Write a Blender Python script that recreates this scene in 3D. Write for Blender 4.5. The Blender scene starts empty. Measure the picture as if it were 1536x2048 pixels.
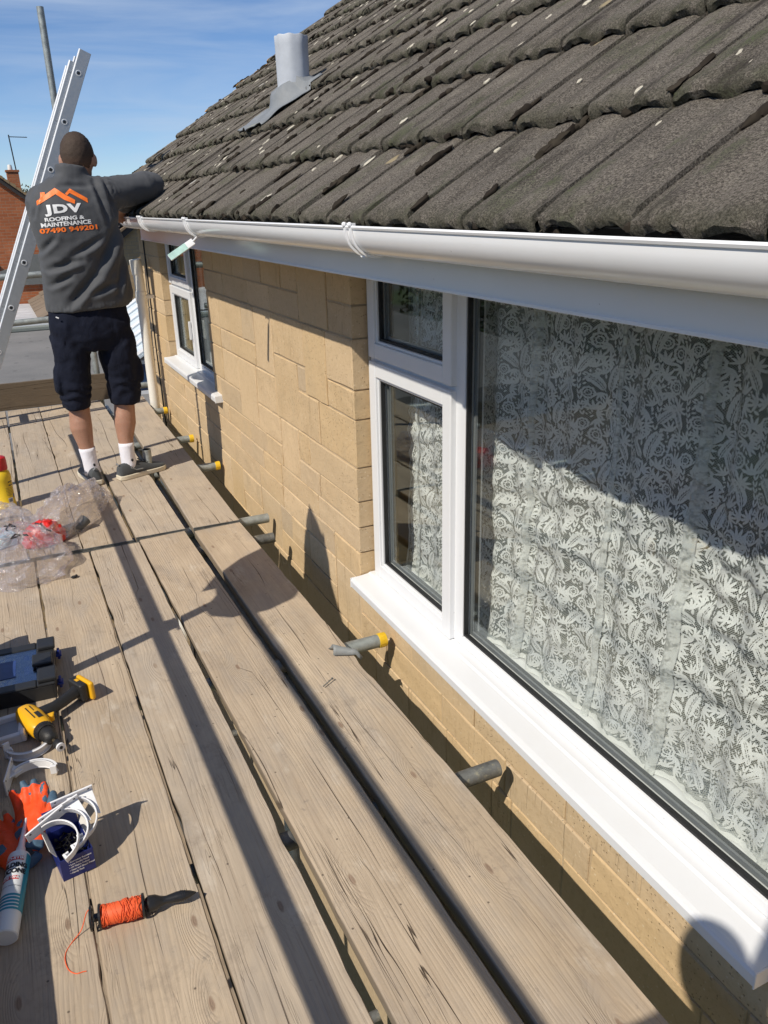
import bpy, bmesh, math, random
from math import sin, cos, pi, radians, sqrt, atan2
from mathutils import Vector, Matrix, noise
from mathutils.bvhtree import BVHTree

random.seed(11)
S = bpy.context.scene
COL = S.collection

# ------------------------------------------------------------------ camera
cam_d = bpy.data.cameras.new("camera")
cam = bpy.data.objects.new("camera", cam_d)
COL.objects.link(cam)
S.camera = cam
cam_d.sensor_fit = 'VERTICAL'
cam_d.sensor_height = 36.0
cam_d.lens = 1614.39 / 2048 * 36.0
cam_d.clip_start = 0.02
cam_d.clip_end = 3000
yaw, pit, rol = radians(24.901), radians(21.115), radians(-1.472)
fw = Vector((sin(yaw) * cos(pit), cos(yaw) * cos(pit), -sin(pit)))
rt = Vector((cos(yaw), -sin(yaw), 0))
up = rt.cross(fw)
r2 = rt * cos(rol) + up * sin(rol)
u2 = -rt * sin(rol) + up * cos(rol)
mc = Matrix((r2, u2, -fw)).transposed().to_4x4()
mc.translation = Vector((0, 0, 1.44))
cam.matrix_world = mc

# ------------------------------------------------------------------ sky, sun, exposure
SUN = Vector((1.0, 0.45, -1.12)).normalized()          # direction the light travels
world = bpy.data.worlds.new("World")
S.world = world
world.use_nodes = True
wn = world.node_tree
wn.nodes.clear()
wo = wn.nodes.new("ShaderNodeOutputWorld")
wb = wn.nodes.new("ShaderNodeBackground")
ws = wn.nodes.new("ShaderNodeTexSky")
ws.sky_type = 'NISHITA'
ws.sun_disc = False
ws.sun_elevation = math.asin(-SUN.z)
ws.sun_rotation = atan2(-SUN.x, -SUN.y) % (2 * pi)
ws.altitude = 1500
ws.air_density = 0.9
ws.dust_density = 0.0
ws.ozone_density = 2.6
# thin streaks of high cloud, stretched along the horizon
wtc = wn.nodes.new("ShaderNodeTexCoord")
wmp = wn.nodes.new("ShaderNodeMapping")
wmp.inputs['Scale'].default_value = (1.1, 1.1, 10.0)
wmp.inputs['Rotation'].default_value = (0.05, 0.09, 0)
wno = wn.nodes.new("ShaderNodeTexNoise")
wno.inputs['Scale'].default_value = 2.0
wno.inputs['Detail'].default_value = 7
wno.inputs['Roughness'].default_value = 0.55
wno.inputs['Distortion'].default_value = 0.5
wrp = wn.nodes.new("ShaderNodeValToRGB")
wrp.color_ramp.elements[0].position = 0.44
wrp.color_ramp.elements[0].color = (0, 0, 0, 1)
wrp.color_ramp.elements[1].position = 0.72
wrp.color_ramp.elements[1].color = (0.62, 0.62, 0.62, 1)
wmx = wn.nodes.new("ShaderNodeMix")
wmx.data_type = 'RGBA'
wmx.inputs['B'].default_value = (6.2, 6.5, 7.0, 1)
L = wn.links.new
L(wtc.outputs['Generated'], wmp.inputs['Vector'])
L(wmp.outputs['Vector'], wno.inputs['Vector'])
L(wno.outputs['Fac'], wrp.inputs['Fac'])
L(wrp.outputs['Color'], wmx.inputs['Factor'])
L(ws.outputs['Color'], wmx.inputs['A'])
wtn = wn.nodes.new("ShaderNodeMix")
wtn.data_type = 'RGBA'
wtn.blend_type = 'MULTIPLY'
wtn.inputs['Factor'].default_value = 1.0
wtn.inputs['B'].default_value = (0.84, 0.965, 1.13, 1)
L(wmx.outputs['Result'], wtn.inputs['A'])
L(wtn.outputs['Result'], wb.inputs['Color'])
L(wb.outputs['Background'], wo.inputs['Surface'])
wb.inputs['Strength'].default_value = 0.084

sl = bpy.data.lights.new("sun", 'SUN')
sl.energy = 3.9
sl.angle = radians(0.53)
sl.color = (1.0, 0.925, 0.80)
so = bpy.data.objects.new("sun", sl)
COL.objects.link(so)
so.location = (-20, -10, 25)
so.rotation_euler = SUN.to_track_quat('-Z', 'Y').to_euler()

S.view_settings.view_transform = 'Standard'
S.view_settings.look = 'None'
S.view_settings.gamma = 1.0
S.view_settings.use_curve_mapping = False
S.view_settings.exposure = 0.24
S.render.engine = 'CYCLES'
S.cycles.use_denoising = True
S.cycles.max_bounces = 8
S.cycles.diffuse_bounces = 4
S.cycles.transparent_max_bounces = 24
S.cycles.caustics_reflective = False
S.cycles.caustics_refractive = False

# ------------------------------------------------------------------ node helper
class NT:
    def __init__(self, name):
        self.mat = bpy.data.materials.new(name)
        self.mat.use_nodes = True
        self.t = self.mat.node_tree
        self.t.nodes.clear()
        self.out = self.t.nodes.new("ShaderNodeOutputMaterial")
        self._tc = None
    def n(self, typ, ins=None, **kw):
        nd = self.t.nodes.new(typ)
        for k, v in kw.items():
            setattr(nd, k, v)
        for k, v in (ins or {}).items():
            self.set(nd.inputs[k], v)
        return nd
    def set(self, sock, v):
        if isinstance(v, bpy.types.NodeSocket):
            self.t.links.new(v, sock)
        else:
            if hasattr(sock, 'default_value'):
                d = sock.default_value
                if hasattr(d, '__len__') and len(d) == 4 and hasattr(v, '__len__') and len(v) == 3:
                    v = (*v, 1)
                if hasattr(d, '__len__') and not hasattr(v, '__len__'):
                    v = (v,) * len(d)
                sock.default_value = v
    def co(self, which='Object', shift=True):
        if self._tc is None:
            self._tc = self.n("ShaderNodeTexCoord")
        v = self._tc.outputs[which]
        if shift:
            oi = self.n("ShaderNodeObjectInfo")
            m = self.n("ShaderNodeVectorMath", operation='MULTIPLY')
            cx = self.n("ShaderNodeCombineXYZ", {'X': oi.outputs['Random'], 'Y': oi.outputs['Random'], 'Z': oi.outputs['Random']})
            self.set(m.inputs[0], cx.outputs[0])
            m.inputs[1].default_value = (37.0, 91.0, 53.0)
            a = self.n("ShaderNodeVectorMath", operation='ADD')
            self.set(a.inputs[0], v)
            self.set(a.inputs[1], m.outputs[0])
            return a.outputs[0]
        return v
    def rnd(self):
        return self.n("ShaderNodeObjectInfo").outputs['Random']
    def mp(self, v, scale=(1, 1, 1), loc=(0, 0, 0), rot=(0, 0, 0)):
        return self.n("ShaderNodeMapping", {'Vector': v, 'Scale': scale, 'Location': loc, 'Rotation': rot}).outputs[0]
    def noise(self, v, s, d=4, r=0.55, dist=0.0):
        return self.n("ShaderNodeTexNoise", {'Vector': v, 'Scale': s, 'Detail': d, 'Roughness': r, 'Distortion': dist}).outputs['Fac']
    def voro(self, v, s, out='Distance', feature='F1', rand=1.0, dim='3D'):
        return self.n("ShaderNodeTexVoronoi", {'Vector': v, 'Scale': s, 'Randomness': rand}, feature=feature, voronoi_dimensions=dim).outputs[out]
    def ma(self, op, a, b=0.0, c=0.0, clamp=False):
        nd = self.n("ShaderNodeMath", operation=op, use_clamp=clamp)
        self.set(nd.inputs[0], a); self.set(nd.inputs[1], b); self.set(nd.inputs[2], c)
        return nd.outputs[0]
    def mr(self, v, a, b, c=0.0, d=1.0):
        return self.n("ShaderNodeMapRange", {'Value': v, 'From Min': a, 'From Max': b, 'To Min': c, 'To Max': d}).outputs[0]
    def mix(self, f, a, b, blend='MIX'):
        nd = self.n("ShaderNodeMix", data_type='RGBA', blend_type=blend)
        self.set(nd.inputs['Factor'], f); self.set(nd.inputs['A'], a); self.set(nd.inputs['B'], b)
        return nd.outputs['Result']
    def ramp(self, f, stops, interp='LINEAR'):
        nd = self.n("ShaderNodeValToRGB", {'Fac': f})
        cr = nd.color_ramp
        cr.interpolation = interp
        while len(cr.elements) < len(stops):
            cr.elements.new(0.5)
        for e, (p, c) in zip(cr.elements, stops):
            e.position = p
            e.color = (*c, 1) if len(c) == 3 else c
        return nd.outputs[0]
    def bump(self, h, s=0.3, d=0.01, nrm=None):
        ins = {'Height': h, 'Strength': s, 'Distance': d}
        if nrm is not None:
            ins['Normal'] = nrm
        return self.n("ShaderNodeBump", ins).outputs[0]
    def sep(self, v):
        return self.n("ShaderNodeSeparateXYZ", {'Vector': v}).outputs
    def bsdf(self, **kw):
        names = {'color': 'Base Color', 'rough': 'Roughness', 'metal': 'Metallic', 'normal': 'Normal', 'spec': 'Specular IOR Level',
                 'coat': 'Coat Weight', 'sheen': 'Sheen Weight', 'sss': 'Subsurface Weight', 'trans': 'Transmission Weight', 'alpha': 'Alpha', 'ior': 'IOR'}
        p = self.n("ShaderNodeBsdfPrincipled", {names[k]: v for k, v in kw.items()})
        return p.outputs[0]
    def done(self, sh):
        self.t.links.new(sh, self.out.inputs['Surface'])
        return self.mat

def plain(name, col, rough=0.5, metal=0.0, var=0.12, scale=25, bump=0.0, spec=0.5, bscale=None, shift=True):
    k = NT(name)
    v = k.co(shift=shift)
    nz = k.noise(v, scale, 5)
    lo = tuple(max(0, c * (1 - var)) for c in col)
    hi = tuple(min(1, c * (1 + var)) for c in col)
    c = k.mix(nz, lo, hi)
    kw = dict(color=c, rough=k.mr(nz, 0.3, 0.7, max(0.02, rough - 0.06), min(1, rough + 0.08)), metal=metal, spec=spec)
    if bump:
        kw['normal'] = k.bump(k.noise(v, bscale or scale * 4, 6), bump, 0.003)
    return k.done(k.bsdf(**kw))

# ------------------------------------------------------------------ mesh helper
WM = {}
def par(o, p):
    o.parent = p
    if p.name in WM:
        o.matrix_parent_inverse = WM[p.name].inverted()

def empty(name, loc, rot=(0, 0, 0), label=None, cat=None, group=None, world=False):
    o = bpy.data.objects.new(name, None)
    COL.objects.link(o)
    o.location = loc
    o.rotation_euler = rot
    o.empty_display_size = 0.1
    if world:
        WM[o.name] = Matrix.LocRotScale(Vector(loc), None, None)
    return tag(o, label, cat, group)

def tag(o, label=None, cat=None, group=None, kind=None):
    if label: o['label'] = label
    if cat: o['category'] = cat
    if group: o['group'] = group
    if kind: o['kind'] = kind
    return o

class MB:
    def __init__(self):
        self.v = []; self.f = []
    def add(self, vs, fs):
        b = len(self.v)
        self.v += [tuple(x) for x in vs]
        self.f += [tuple(i + b for i in q) for q in fs]
        return self
    def box(self, x0, x1, y0, y1, z0, z1, m=None):
        vs = [Vector((x, y, z)) for x in (x0, x1) for y in (y0, y1) for z in (z0, z1)]
        if m is not None: vs = [m @ v for v in vs]
        return self.add(vs, [(0, 1, 3, 2), (4, 6, 7, 5), (0, 4, 5, 1), (2, 3, 7, 6), (0, 2, 6, 4), (1, 5, 7, 3)])
    def loft(self, rings, caps=True, closed=True):
        n = len(rings[0]); b = len(self.v)
        for r in rings: self.v += [tuple(p) for p in r]
        m = n if closed else n - 1
        for i in range(len(rings) - 1):
            for j in range(m):
                k = (j + 1) % n
                self.f.append((b + i * n + j, b + i * n + k, b + (i + 1) * n + k, b + (i + 1) * n + j))
        if caps:
            self.f.append(tuple(b + j for j in reversed(range(n))))
            e = b + (len(rings) - 1) * n
            self.f.append(tuple(e + j for j in range(n)))
        return self
    def tube(self, pts, rad, n=10, caps=True, sq=None):
        pts = [Vector(p) for p in pts]
        if not hasattr(rad, '__len__'): rad = [rad] * len(pts)
        rings = []; px = None
        for i, p in enumerate(pts):
            t = (pts[min(i + 1, len(pts) - 1)] - pts[max(i - 1, 0)]).normalized()
            if px is None:
                a = Vector((0, 0, 1)) if abs(t.z) < 0.9 else Vector((1, 0, 0))
                px = t.cross(a).normalized()
            px = (px - t * px.dot(t)).normalized()
            py = t.cross(px)
            r = rad[i]
            rx, ry = (r if hasattr(r, '__len__') else (r, r))
            rings.append([p + px * rx * cos(2 * pi * j / n) + py * ry * sin(2 * pi * j / n) for j in range(n)])
        return self.loft(rings, caps)
    def sph(self, c, r, nu=12, nv=8, m=None):
        if not hasattr(r, '__len__'): r = (r, r, r)
        b = len(self.v); c = Vector(c)
        def P(a, e):
            p = Vector((r[0] * cos(a) * cos(e), r[1] * sin(a) * cos(e), r[2] * sin(e)))
            if m is not None: p = m @ p
            return c + p
        vs = [P(0, -pi / 2)]
        for i in range(1, nv):
            for j in range(nu): vs.append(P(2 * pi * j / nu, -pi / 2 + pi * i / nv))
        vs.append(P(0, pi / 2))
        fs = []
        for j in range(nu):
            k = (j + 1) % nu
            fs.append((0, 1 + k, 1 + j))
            for i in range(nv - 2):
                fs.append((1 + i * nu + j, 1 + i * nu + k, 1 + (i + 1) * nu + k, 1 + (i + 1) * nu + j))
            fs.append((1 + (nv - 2) * nu + j, 1 + (nv - 2) * nu + k, len(vs) - 1))
        return self.add(vs, fs)
    def prism(self, poly, h0, h1, m=None):
        n = len(poly)
        vs = [Vector((p[0], p[1], h0)) for p in poly] + [Vector((p[0], p[1], h1)) for p in poly]
        if m is not None: vs = [m @ v for v in vs]
        fs = [tuple(reversed(range(n))), tuple(range(n, 2 * n))] + [(i, (i + 1) % n, n + (i + 1) % n, n + i) for i in range(n)]
        return self.add(vs, fs)
    def mesh(self, name):
        me = bpy.data.meshes.new(name)
        me.from_pydata(self.v, [], self.f)
        me.validate()
        bm = bmesh.new(); bm.from_mesh(me)
        bmesh.ops.recalc_face_normals(bm, faces=bm.faces)
        bm.to_mesh(me); bm.free()
        return me
    def build(self, name, mat, parent=None, smooth=False, bevel=0, seg=2, loc=None, rot=None):
        return obj(name, self.mesh(name), mat, parent, smooth, bevel, seg, loc, rot)

def obj(name, me, mat, parent=None, smooth=False, bevel=0, seg=2, loc=None, rot=None):
    o = bpy.data.objects.new(name, me)
    COL.objects.link(o)
    if mat is not None:
        me.materials.clear(); me.materials.append(mat)
    if smooth:
        me.polygons.foreach_set('use_smooth', [True] * len(me.polygons))
        if smooth != 'all':
            try: me.set_sharp_from_angle(angle=radians(smooth if smooth is not True else 40))
            except Exception: pass
    if bevel:
        b = o.modifiers.new('bevel', 'BEVEL'); b.width = bevel; b.segments = seg; b.limit_method = 'ANGLE'; b.angle_limit = radians(35)
    if loc is not None: o.location = loc
    if rot is not None: o.rotation_euler = rot
    if parent is not None: par(o, parent)
    return o

def bx(name, mat, parent, x0, x1, y0, y1, z0, z1, bevel=0.0, m=None):
    return MB().box(x0, x1, y0, y1, z0, z1, m).build(name, mat, parent, bevel=bevel)

def remesh(mb, voxel, smooth=6):
    """union of the closed shapes in mb as one continuous surface"""
    me = mb.mesh('tmp')
    o = bpy.data.objects.new('tmp', me); COL.objects.link(o)
    r = o.modifiers.new('r', 'REMESH'); r.mode = 'VOXEL'; r.voxel_size = voxel
    s = o.modifiers.new('s', 'SMOOTH'); s.iterations = smooth; s.factor = 0.5
    bpy.context.view_layer.update()
    dg = bpy.context.evaluated_depsgraph_get()
    out = bpy.data.meshes.new_from_object(o.evaluated_get(dg))
    bpy.data.objects.remove(o); bpy.data.meshes.remove(me)
    return out

def text_mesh(txt, size, sx=1.0, bold=0.0, align='CENTER', spacing=1.0, ext=0.0):
    c = bpy.data.curves.new('t', 'FONT')
    c.body = txt; c.size = size; c.align_x = align; c.align_y = 'CENTER'; c.offset = bold; c.space_character = spacing
    c.resolution_u = 3; c.extrude = ext
    o = bpy.data.objects.new('t', c); COL.objects.link(o)
    bpy.context.view_layer.update()
    dg = bpy.context.evaluated_depsgraph_get()
    me = bpy.data.meshes.new_from_object(o.evaluated_get(dg))
    bpy.data.objects.remove(o); bpy.data.curves.remove(c)
    for v in me.vertices: v.co.x *= sx
    return me

def lin(*c):
    return tuple(((x / 255) / 12.92 if x / 255 <= 0.04045 else ((x / 255 + 0.055) / 1.055) ** 2.4) for x in c)
# ================================================================== materials
def m_wood(name='weathered_board_wood', dark=1.0):
    k = NT(name)
    v = k.co()
    rn = k.rnd()
    # knots: sparse cells, grain lines swirl round them
    kv = k.mp(v, (3.3, 1.15, 0.0))
    kd = k.voro(kv, 2.1, dim='2D')
    kc = k.sep(k.voro(kv, 2.1, 'Color', dim='2D'))[0]
    swirl = k.ma('MULTIPLY', k.mr(kd, 0.0, 0.26, 1.0, 0.0), k.mr(kc, 0.50, 0.52, 0, 1))
    warp = k.noise(k.mp(v, (5.0, 0.6, 5.0)), 1.0, 3)
    x = k.sep(v)[0]
    lines = k.ma('ADD', k.ma('MULTIPLY', x, 520.0), k.ma('ADD', k.ma('MULTIPLY', warp, 85.0), k.ma('MULTIPLY', swirl, 34.0)))
    ring = k.ma('MULTIPLY_ADD', k.ma('SINE', lines), 0.5, 0.5)
    ring = k.ma('POWER', ring, 2.5)
    fine = k.noise(k.mp(v, (210, 4.0, 210)), 1.0, 4, 0.7)
    mid = k.noise(k.mp(v, (38, 1.3, 38)), 1.0, 5, 0.6)
    blot = k.noise(k.mp(v, (4.5, 1.6, 4.5)), 1.4, 6, 0.62)
    base = k.mix(k.mr(blot, 0.3, 0.7), (0.405, 0.318, 0.225), (0.56, 0.455, 0.335))
    base = k.mix(k.ma('MULTIPLY', k.mr(rn, 0, 1), 0.7), base, (0.47, 0.40, 0.32))
    base = k.mix(k.ma('MULTIPLY', ring, k.mr(mid, 0.45, 0.75, 0.02, 0.21)), base, (0.36, 0.265, 0.18))
    base = k.mix(k.mr(fine, 0.54, 0.80, 0, 0.70), base, (0.24, 0.175, 0.125))
    base = k.mix(k.mr(mid, 0.52, 0.78, 0, 0.55), base, (0.36, 0.285, 0.215))
    # grey weathering and scuffs
    gz = k.noise(k.mp(v, (7, 2.6, 7), (3, 1, 2)), 1.0, 7, 0.7)
    base = k.mix(k.mr(gz, 0.46, 0.70, 0, 0.75), base, (0.35, 0.305, 0.26))
    scuff = k.noise(k.mp(v, (24, 19, 24), (9, 4, 2)), 1.0, 6, 0.75)
    dirt = k.noise(k.mp(v, (8, 6, 8), (1, 12, 3)), 1.0, 7, 0.78)
    base = k.mix(k.mr(dirt, 0.55, 0.72, 0, 0.6), base, (0.235, 0.190, 0.150))
    base = k.mix(k.mr(scuff, 0.62, 0.74, 0, 0.7), base, (0.19, 0.165, 0.15))
    # pale cement smears
    pale = k.noise(k.mp(v, (11, 5, 11), (5, 8, 1)), 1.0, 6, 0.65)
    base = k.mix(k.mr(pale, 0.60, 0.74, 0, 0.5), base, (0.66, 0.60, 0.51))
    dots = k.ma('MULTIPLY', k.mr(k.voro(v, 13, dim='2D'), 0.026, 0.042, 1, 0), k.mr(k.sep(k.voro(v, 13, 'Color', dim='2D'))[2], 0.84, 0.86, 0, 1))
    base = k.mix(k.ma('MULTIPLY', dots, 0.8), base, (0.09, 0.07, 0.055))
    base = k.mix(k.mr(k.ma('FRACT', k.ma('MULTIPLY', rn, 5.7)), 0, 1, 0.0, 0.6), base, k.mix(1.0, base, (0.84, 0.80, 0.76), 'MULTIPLY'))
    # cracks along the grain
    cn = k.noise(k.mp(v, (15, 0.42, 15), (2, 7, 4)), 1.0, 3, 0.5, 0.25)
    crk = k.mr(k.ma('ABSOLUTE', k.ma('SUBTRACT', cn, 0.52)), 0.0012, 0.0042, 1.0, 0.0)
    cmask = k.mr(k.noise(k.mp(v, (6, 1.2, 6), (4, 3, 8)), 1.0, 2), 0.52, 0.60, 0, 1)
    crk = k.ma('MULTIPLY', crk, cmask)
    cn2 = k.noise(k.mp(v, (55, 1.9, 55), (1, 5, 4)), 1.0, 2, 0.5)
    crk2 = k.ma('MULTIPLY', k.mr(k.ma('ABSOLUTE', k.ma('SUBTRACT', cn2, 0.5)), 0.003, 0.014, 1.0, 0.0), k.mr(k.noise(k.mp(v, (9, 3.1, 9), (14, 3, 8)), 1.0, 2), 0.54, 0.62, 0, 0.8))
    crk = k.ma('MAXIMUM', crk, k.ma('MULTIPLY', crk2, 0.22))
    lt = k.ma('FRACT', k.ma('ADD', k.ma('MULTIPLY', x, 7.0), k.ma('ADD', k.ma('MULTIPLY', k.noise(k.mp(v, (2.2, 0.55, 2.2), (6, 1, 2)), 1.0, 2, 0.5), 1.7), k.ma('MULTIPLY', swirl, 0.25))))
    ll = k.mr(k.ma('ABSOLUTE', k.ma('SUBTRACT', lt, 0.5)), 0.004, 0.011, 1.0, 0.0)
    lmask = k.mr(k.noise(k.mp(v, (1.6, 1.1, 1.6), (9, 2, 7)), 1.0, 3), 0.47, 0.58, 0, 1)
    crk = k.ma('MAXIMUM', crk, k.ma('MULTIPLY', ll, lmask))
    base = k.mix(k.ma('MULTIPLY', crk, 0.9), base, (0.075, 0.052, 0.036))
    kn = k.ma('MULTIPLY', k.mr(k.ma('ADD', kd, k.mr(k.noise(v, 70, 2), 0, 1, -0.012, 0.012)), 0.030, 0.050, 1, 0), k.mr(kc, 0.50, 0.52, 0, 1))
    base = k.mix(k.ma('MULTIPLY', kn, 0.82), base, k.mix(k.mr(fine, 0.3, 0.7), (0.19, 0.125, 0.085), (0.30, 0.21, 0.15)))
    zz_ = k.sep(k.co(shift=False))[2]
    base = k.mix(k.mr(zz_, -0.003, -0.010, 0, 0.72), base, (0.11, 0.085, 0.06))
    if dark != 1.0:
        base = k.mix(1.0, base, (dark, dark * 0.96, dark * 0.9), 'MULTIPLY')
    h = k.ma('ADD', k.ma('MULTIPLY', fine, 0.35), k.ma('ADD', k.ma('MULTIPLY', ring, -0.25), k.ma('MULTIPLY', crk, -2.2)))
    return k.done(k.bsdf(color=base, rough=0.86, spec=0.25, normal=k.bump(h, 0.9, 0.0018)))

def m_stone():
    k = NT('reconstituted_stone')
    v = k.co()
    r = k.rnd()
    n1 = k.noise(v, 7, 6, 0.6)
    n2 = k.noise(v, 60, 4, 0.7)
    c = k.mix(k.mr(n1, 0.3, 0.7), (0.52, 0.375, 0.215), (0.62, 0.46, 0.28))
    c = k.mix(k.mr(r, 0, 1, 0.25, 0.9), c, k.ramp(k.ma('FRACT', k.ma('MULTIPLY', r, 7.3)), [(0, (0.59, 0.425, 0.235)), (0.4, (0.53, 0.40, 0.25)), (0.7, (0.64, 0.48, 0.30)), (1, (0.47, 0.365, 0.245))]))
    sp = k.voro(v, 120)
    pk = k.sep(k.voro(v, 120, 'Color'))[0]
    pits = k.ma('MULTIPLY', k.mr(sp, 0.16, 0.30, 1, 0), k.mr(pk, 0.86, 0.88, 0, 1))
    c = k.mix(k.ma('MULTIPLY', pits, 0.40), c, (0.22, 0.14, 0.08))
    pale = k.ma('MULTIPLY', k.mr(k.voro(k.mp(v, (1, 1, 1), (3, 2, 1)), 75), 0.12, 0.26, 1, 0), k.mr(k.sep(k.voro(k.mp(v, (1, 1, 1), (3, 2, 1)), 75, 'Color'))[1], 0.8, 0.84, 0, 1))
    c = k.mix(k.ma('MULTIPLY', pale, 0.6), c, (0.72, 0.62, 0.45))
    c = k.mix(k.mr(n2, 0.52, 0.75, 0, 0.55), c, (0.40, 0.28, 0.155))
    st_ = k.noise(k.mp(v, (1, 1.5, 0.8), (7, 2, 1)), 4.0, 6, 0.7)
    c = k.mix(k.mr(st_, 0.54, 0.74, 0, 0.5), c, (0.44, 0.345, 0.225))
    h = k.ma('ADD', k.ma('MULTIPLY', n2, 0.5), k.ma('ADD', k.ma('MULTIPLY', n1, 0.8), k.ma('MULTIPLY', pits, -1.0)))
    # some blocks are tooled with upright scratches
    ts = k.noise(k.mp(v, (3, 130, 5)), 1.0, 3)
    tool = k.ma('MULTIPLY', k.mr(k.ma('FRACT', k.ma('MULTIPLY', r, 13.7)), 0.68, 0.7, 0, 1), k.mr(ts, 0.6, 0.74, 0, 1))
    c = k.mix(k.ma('MULTIPLY', tool, 0.2), c, (0.22, 0.145, 0.075))
    h = k.ma('ADD', h, k.ma('MULTIPLY', tool, -0.6))
    return k.done(k.bsdf(color=c, rough=0.92, spec=0.15, normal=k.bump(h, 0.8, 0.005)))

def m_tile():
    k = NT('weathered_concrete_tile')
    v = k.co()
    r = k.rnd()
    g = k.noise(v, 260, 3, 0.75)
    g2 = k.noise(v, 900, 2, 0.8)
    b = k.noise(v, 9, 6, 0.65)
    s = k.noise(k.mp(v, (14, 3.0, 14)), 1.0, 5, 0.65)
    c = k.mix(k.mr(b, 0.3, 0.7), (0.105, 0.090, 0.077), (0.205, 0.180, 0.155))
    c = k.mix(k.mr(r, 0, 1, 0, 0.5), c, k.ramp(k.ma('FRACT', k.ma('MULTIPLY', r, 9.1)), [(0, (0.085, 0.076, 0.066)), (0.5, (0.150, 0.128, 0.108)), (1, (0.115, 0.098, 0.075))]))
    c = k.mix(k.mr(s, 0.48, 0.70, 0, 0.6), c, (0.245, 0.215, 0.182))
    pl = k.noise(k.mp(v, (9, 4, 9), (2, 9, 5)), 1.4, 6, 0.72)
    c = k.mix(k.mr(pl, 0.56, 0.70, 0, 0.65), c, (0.34, 0.305, 0.25))
    c = k.mix(k.mr(pl, 0.42, 0.30, 0, 0.6), c, (0.045, 0.038, 0.034))
    c = k.mix(k.mr(g, 0.5, 0.62, 0, 0.85), c, (0.32, 0.285, 0.235))
    c = k.mix(k.mr(g, 0.50, 0.36, 0, 0.8), c, (0.028, 0.024, 0.020))
    c = k.mix(k.mr(g2, 0.56, 0.68, 0, 0.8), c, (0.44, 0.40, 0.34))
    c = k.mix(k.mr(g2, 0.42, 0.30, 0, 0.8), c, (0.02, 0.018, 0.015))
    # black algae stain, green moss film and pale lichen rosettes
    st = k.noise(k.mp(v, (10, 2.4, 10), (4, 4, 4)), 1.0, 6, 0.7)
    c = k.mix(k.mr(st, 0.56, 0.68, 0, 0.75), c, (0.036, 0.030, 0.026))
    gm = k.noise(k.mp(v, (7, 4, 7), (8, 1, 3)), 1.3, 5, 0.7)
    c = k.mix(k.ma('MULTIPLY', k.mr(gm, 0.54, 0.68, 0, 0.9), k.mr(g, 0.42, 0.58, 0, 1)), c, (0.095, 0.122, 0.052))
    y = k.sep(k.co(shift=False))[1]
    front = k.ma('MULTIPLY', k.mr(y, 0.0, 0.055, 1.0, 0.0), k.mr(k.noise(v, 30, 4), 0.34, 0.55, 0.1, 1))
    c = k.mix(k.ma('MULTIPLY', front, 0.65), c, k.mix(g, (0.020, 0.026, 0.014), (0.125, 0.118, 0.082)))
    lv = k.mp(v, (1.0, 0.62, 1.0))
    ld = k.ma('ADD', k.voro(lv, 7.5), k.mr(k.noise(v, 45, 3), 0, 1, -0.05, 0.05))
    lc = k.sep(k.voro(lv, 7.5, 'Color'))
    lich = k.ma('MULTIPLY', k.mr(ld, 0.085, 0.12, 1, 0), k.mr(lc[0], 0.70, 0.72, 0, 1))
    c = k.mix(k.ma('MULTIPLY', lich, 0.85), c, k.mix(k.mr(lc[1], 0.3, 0.7), (0.58, 0.56, 0.51), (0.48, 0.39, 0.24)))
    h = k.ma('ADD', k.ma('MULTIPLY', g, 1.0), k.ma('ADD', k.ma('MULTIPLY', g2, 0.4), k.ma('MULTIPLY', b, 1.2)))
    return k.done(k.bsdf(color=c, rough=0.95, spec=0.12, normal=k.bump(h, 1.0, 0.006)))

def m_upvc(name='white_upvc', col=(0.73, 0.74, 0.755), rough=0.28):
    k = NT(name)
    v = k.co(shift=False)
    d = k.noise(v, 3.0, 6, 0.65)
    c = k.mix(k.mr(d, 0.5, 0.75, 0, 0.22), col, tuple(x * y for x, y in zip(col, (0.86, 0.83, 0.78))))
    sp = k.ma('MULTIPLY', k.mr(k.voro(v, 26), 0.03, 0.05, 1, 0), k.mr(k.sep(k.voro(v, 26, 'Color'))[0], 0.86, 0.88, 0, 1))
    c = k.mix(k.ma('MULTIPLY', sp, 0.5), c, (0.25, 0.22, 0.2))
    return k.done(k.bsdf(color=c, rough=k.mr(d, 0.3, 0.7, rough, rough + 0.12), spec=0.5))

def m_glass():
    k = NT('window_glass')
    lw = k.n("ShaderNodeLayerWeight", {'Blend': 0.5})
    f = k.ma('MULTIPLY_ADD', k.ma('POWER', lw.outputs['Facing'], 4.2), 0.75, 0.045)
    wv = k.noise(k.co(shift=False), 2.2, 2)
    nb = k.bump(wv, 0.05, 0.02)
    gl = k.n("ShaderNodeBsdfGlossy", {'Color': (0.92, 1.0, 0.97), 'Roughness': 0.0, 'Normal': nb})
    tr = k.n("ShaderNodeBsdfTransparent", {'Color': (0.962, 0.974, 0.966)})
    ms = k.n("ShaderNodeMixShader", {0: f, 1: tr.outputs[0], 2: gl.outputs[0]})
    return k.done(ms.outputs[0])

def m_galv(name='galvanised_steel', col=(0.40, 0.43, 0.42), rust=0.0):
    k = NT(name)
    v = k.co()
    n = k.noise(v, 22, 6, 0.7)
    c = k.mix(k.mr(n, 0.3, 0.7), tuple(x * 0.62 for x in col), tuple(x * 1.15 for x in col))
    if rust:
        q = k.noise(v, 40, 6, 0.7)
        c = k.mix(k.mr(q, 0.55, 0.68, 0, rust), c, (0.52, 0.48, 0.33))
        c = k.mix(k.mr(q, 0.45, 0.3, 0, rust), c, (0.05, 0.05, 0.045))
    return k.done(k.bsdf(color=c, rough=k.mr(n, 0.3, 0.7, 0.42, 0.66), metal=0.55, normal=k.bump(n, 0.25, 0.002)))

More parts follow.
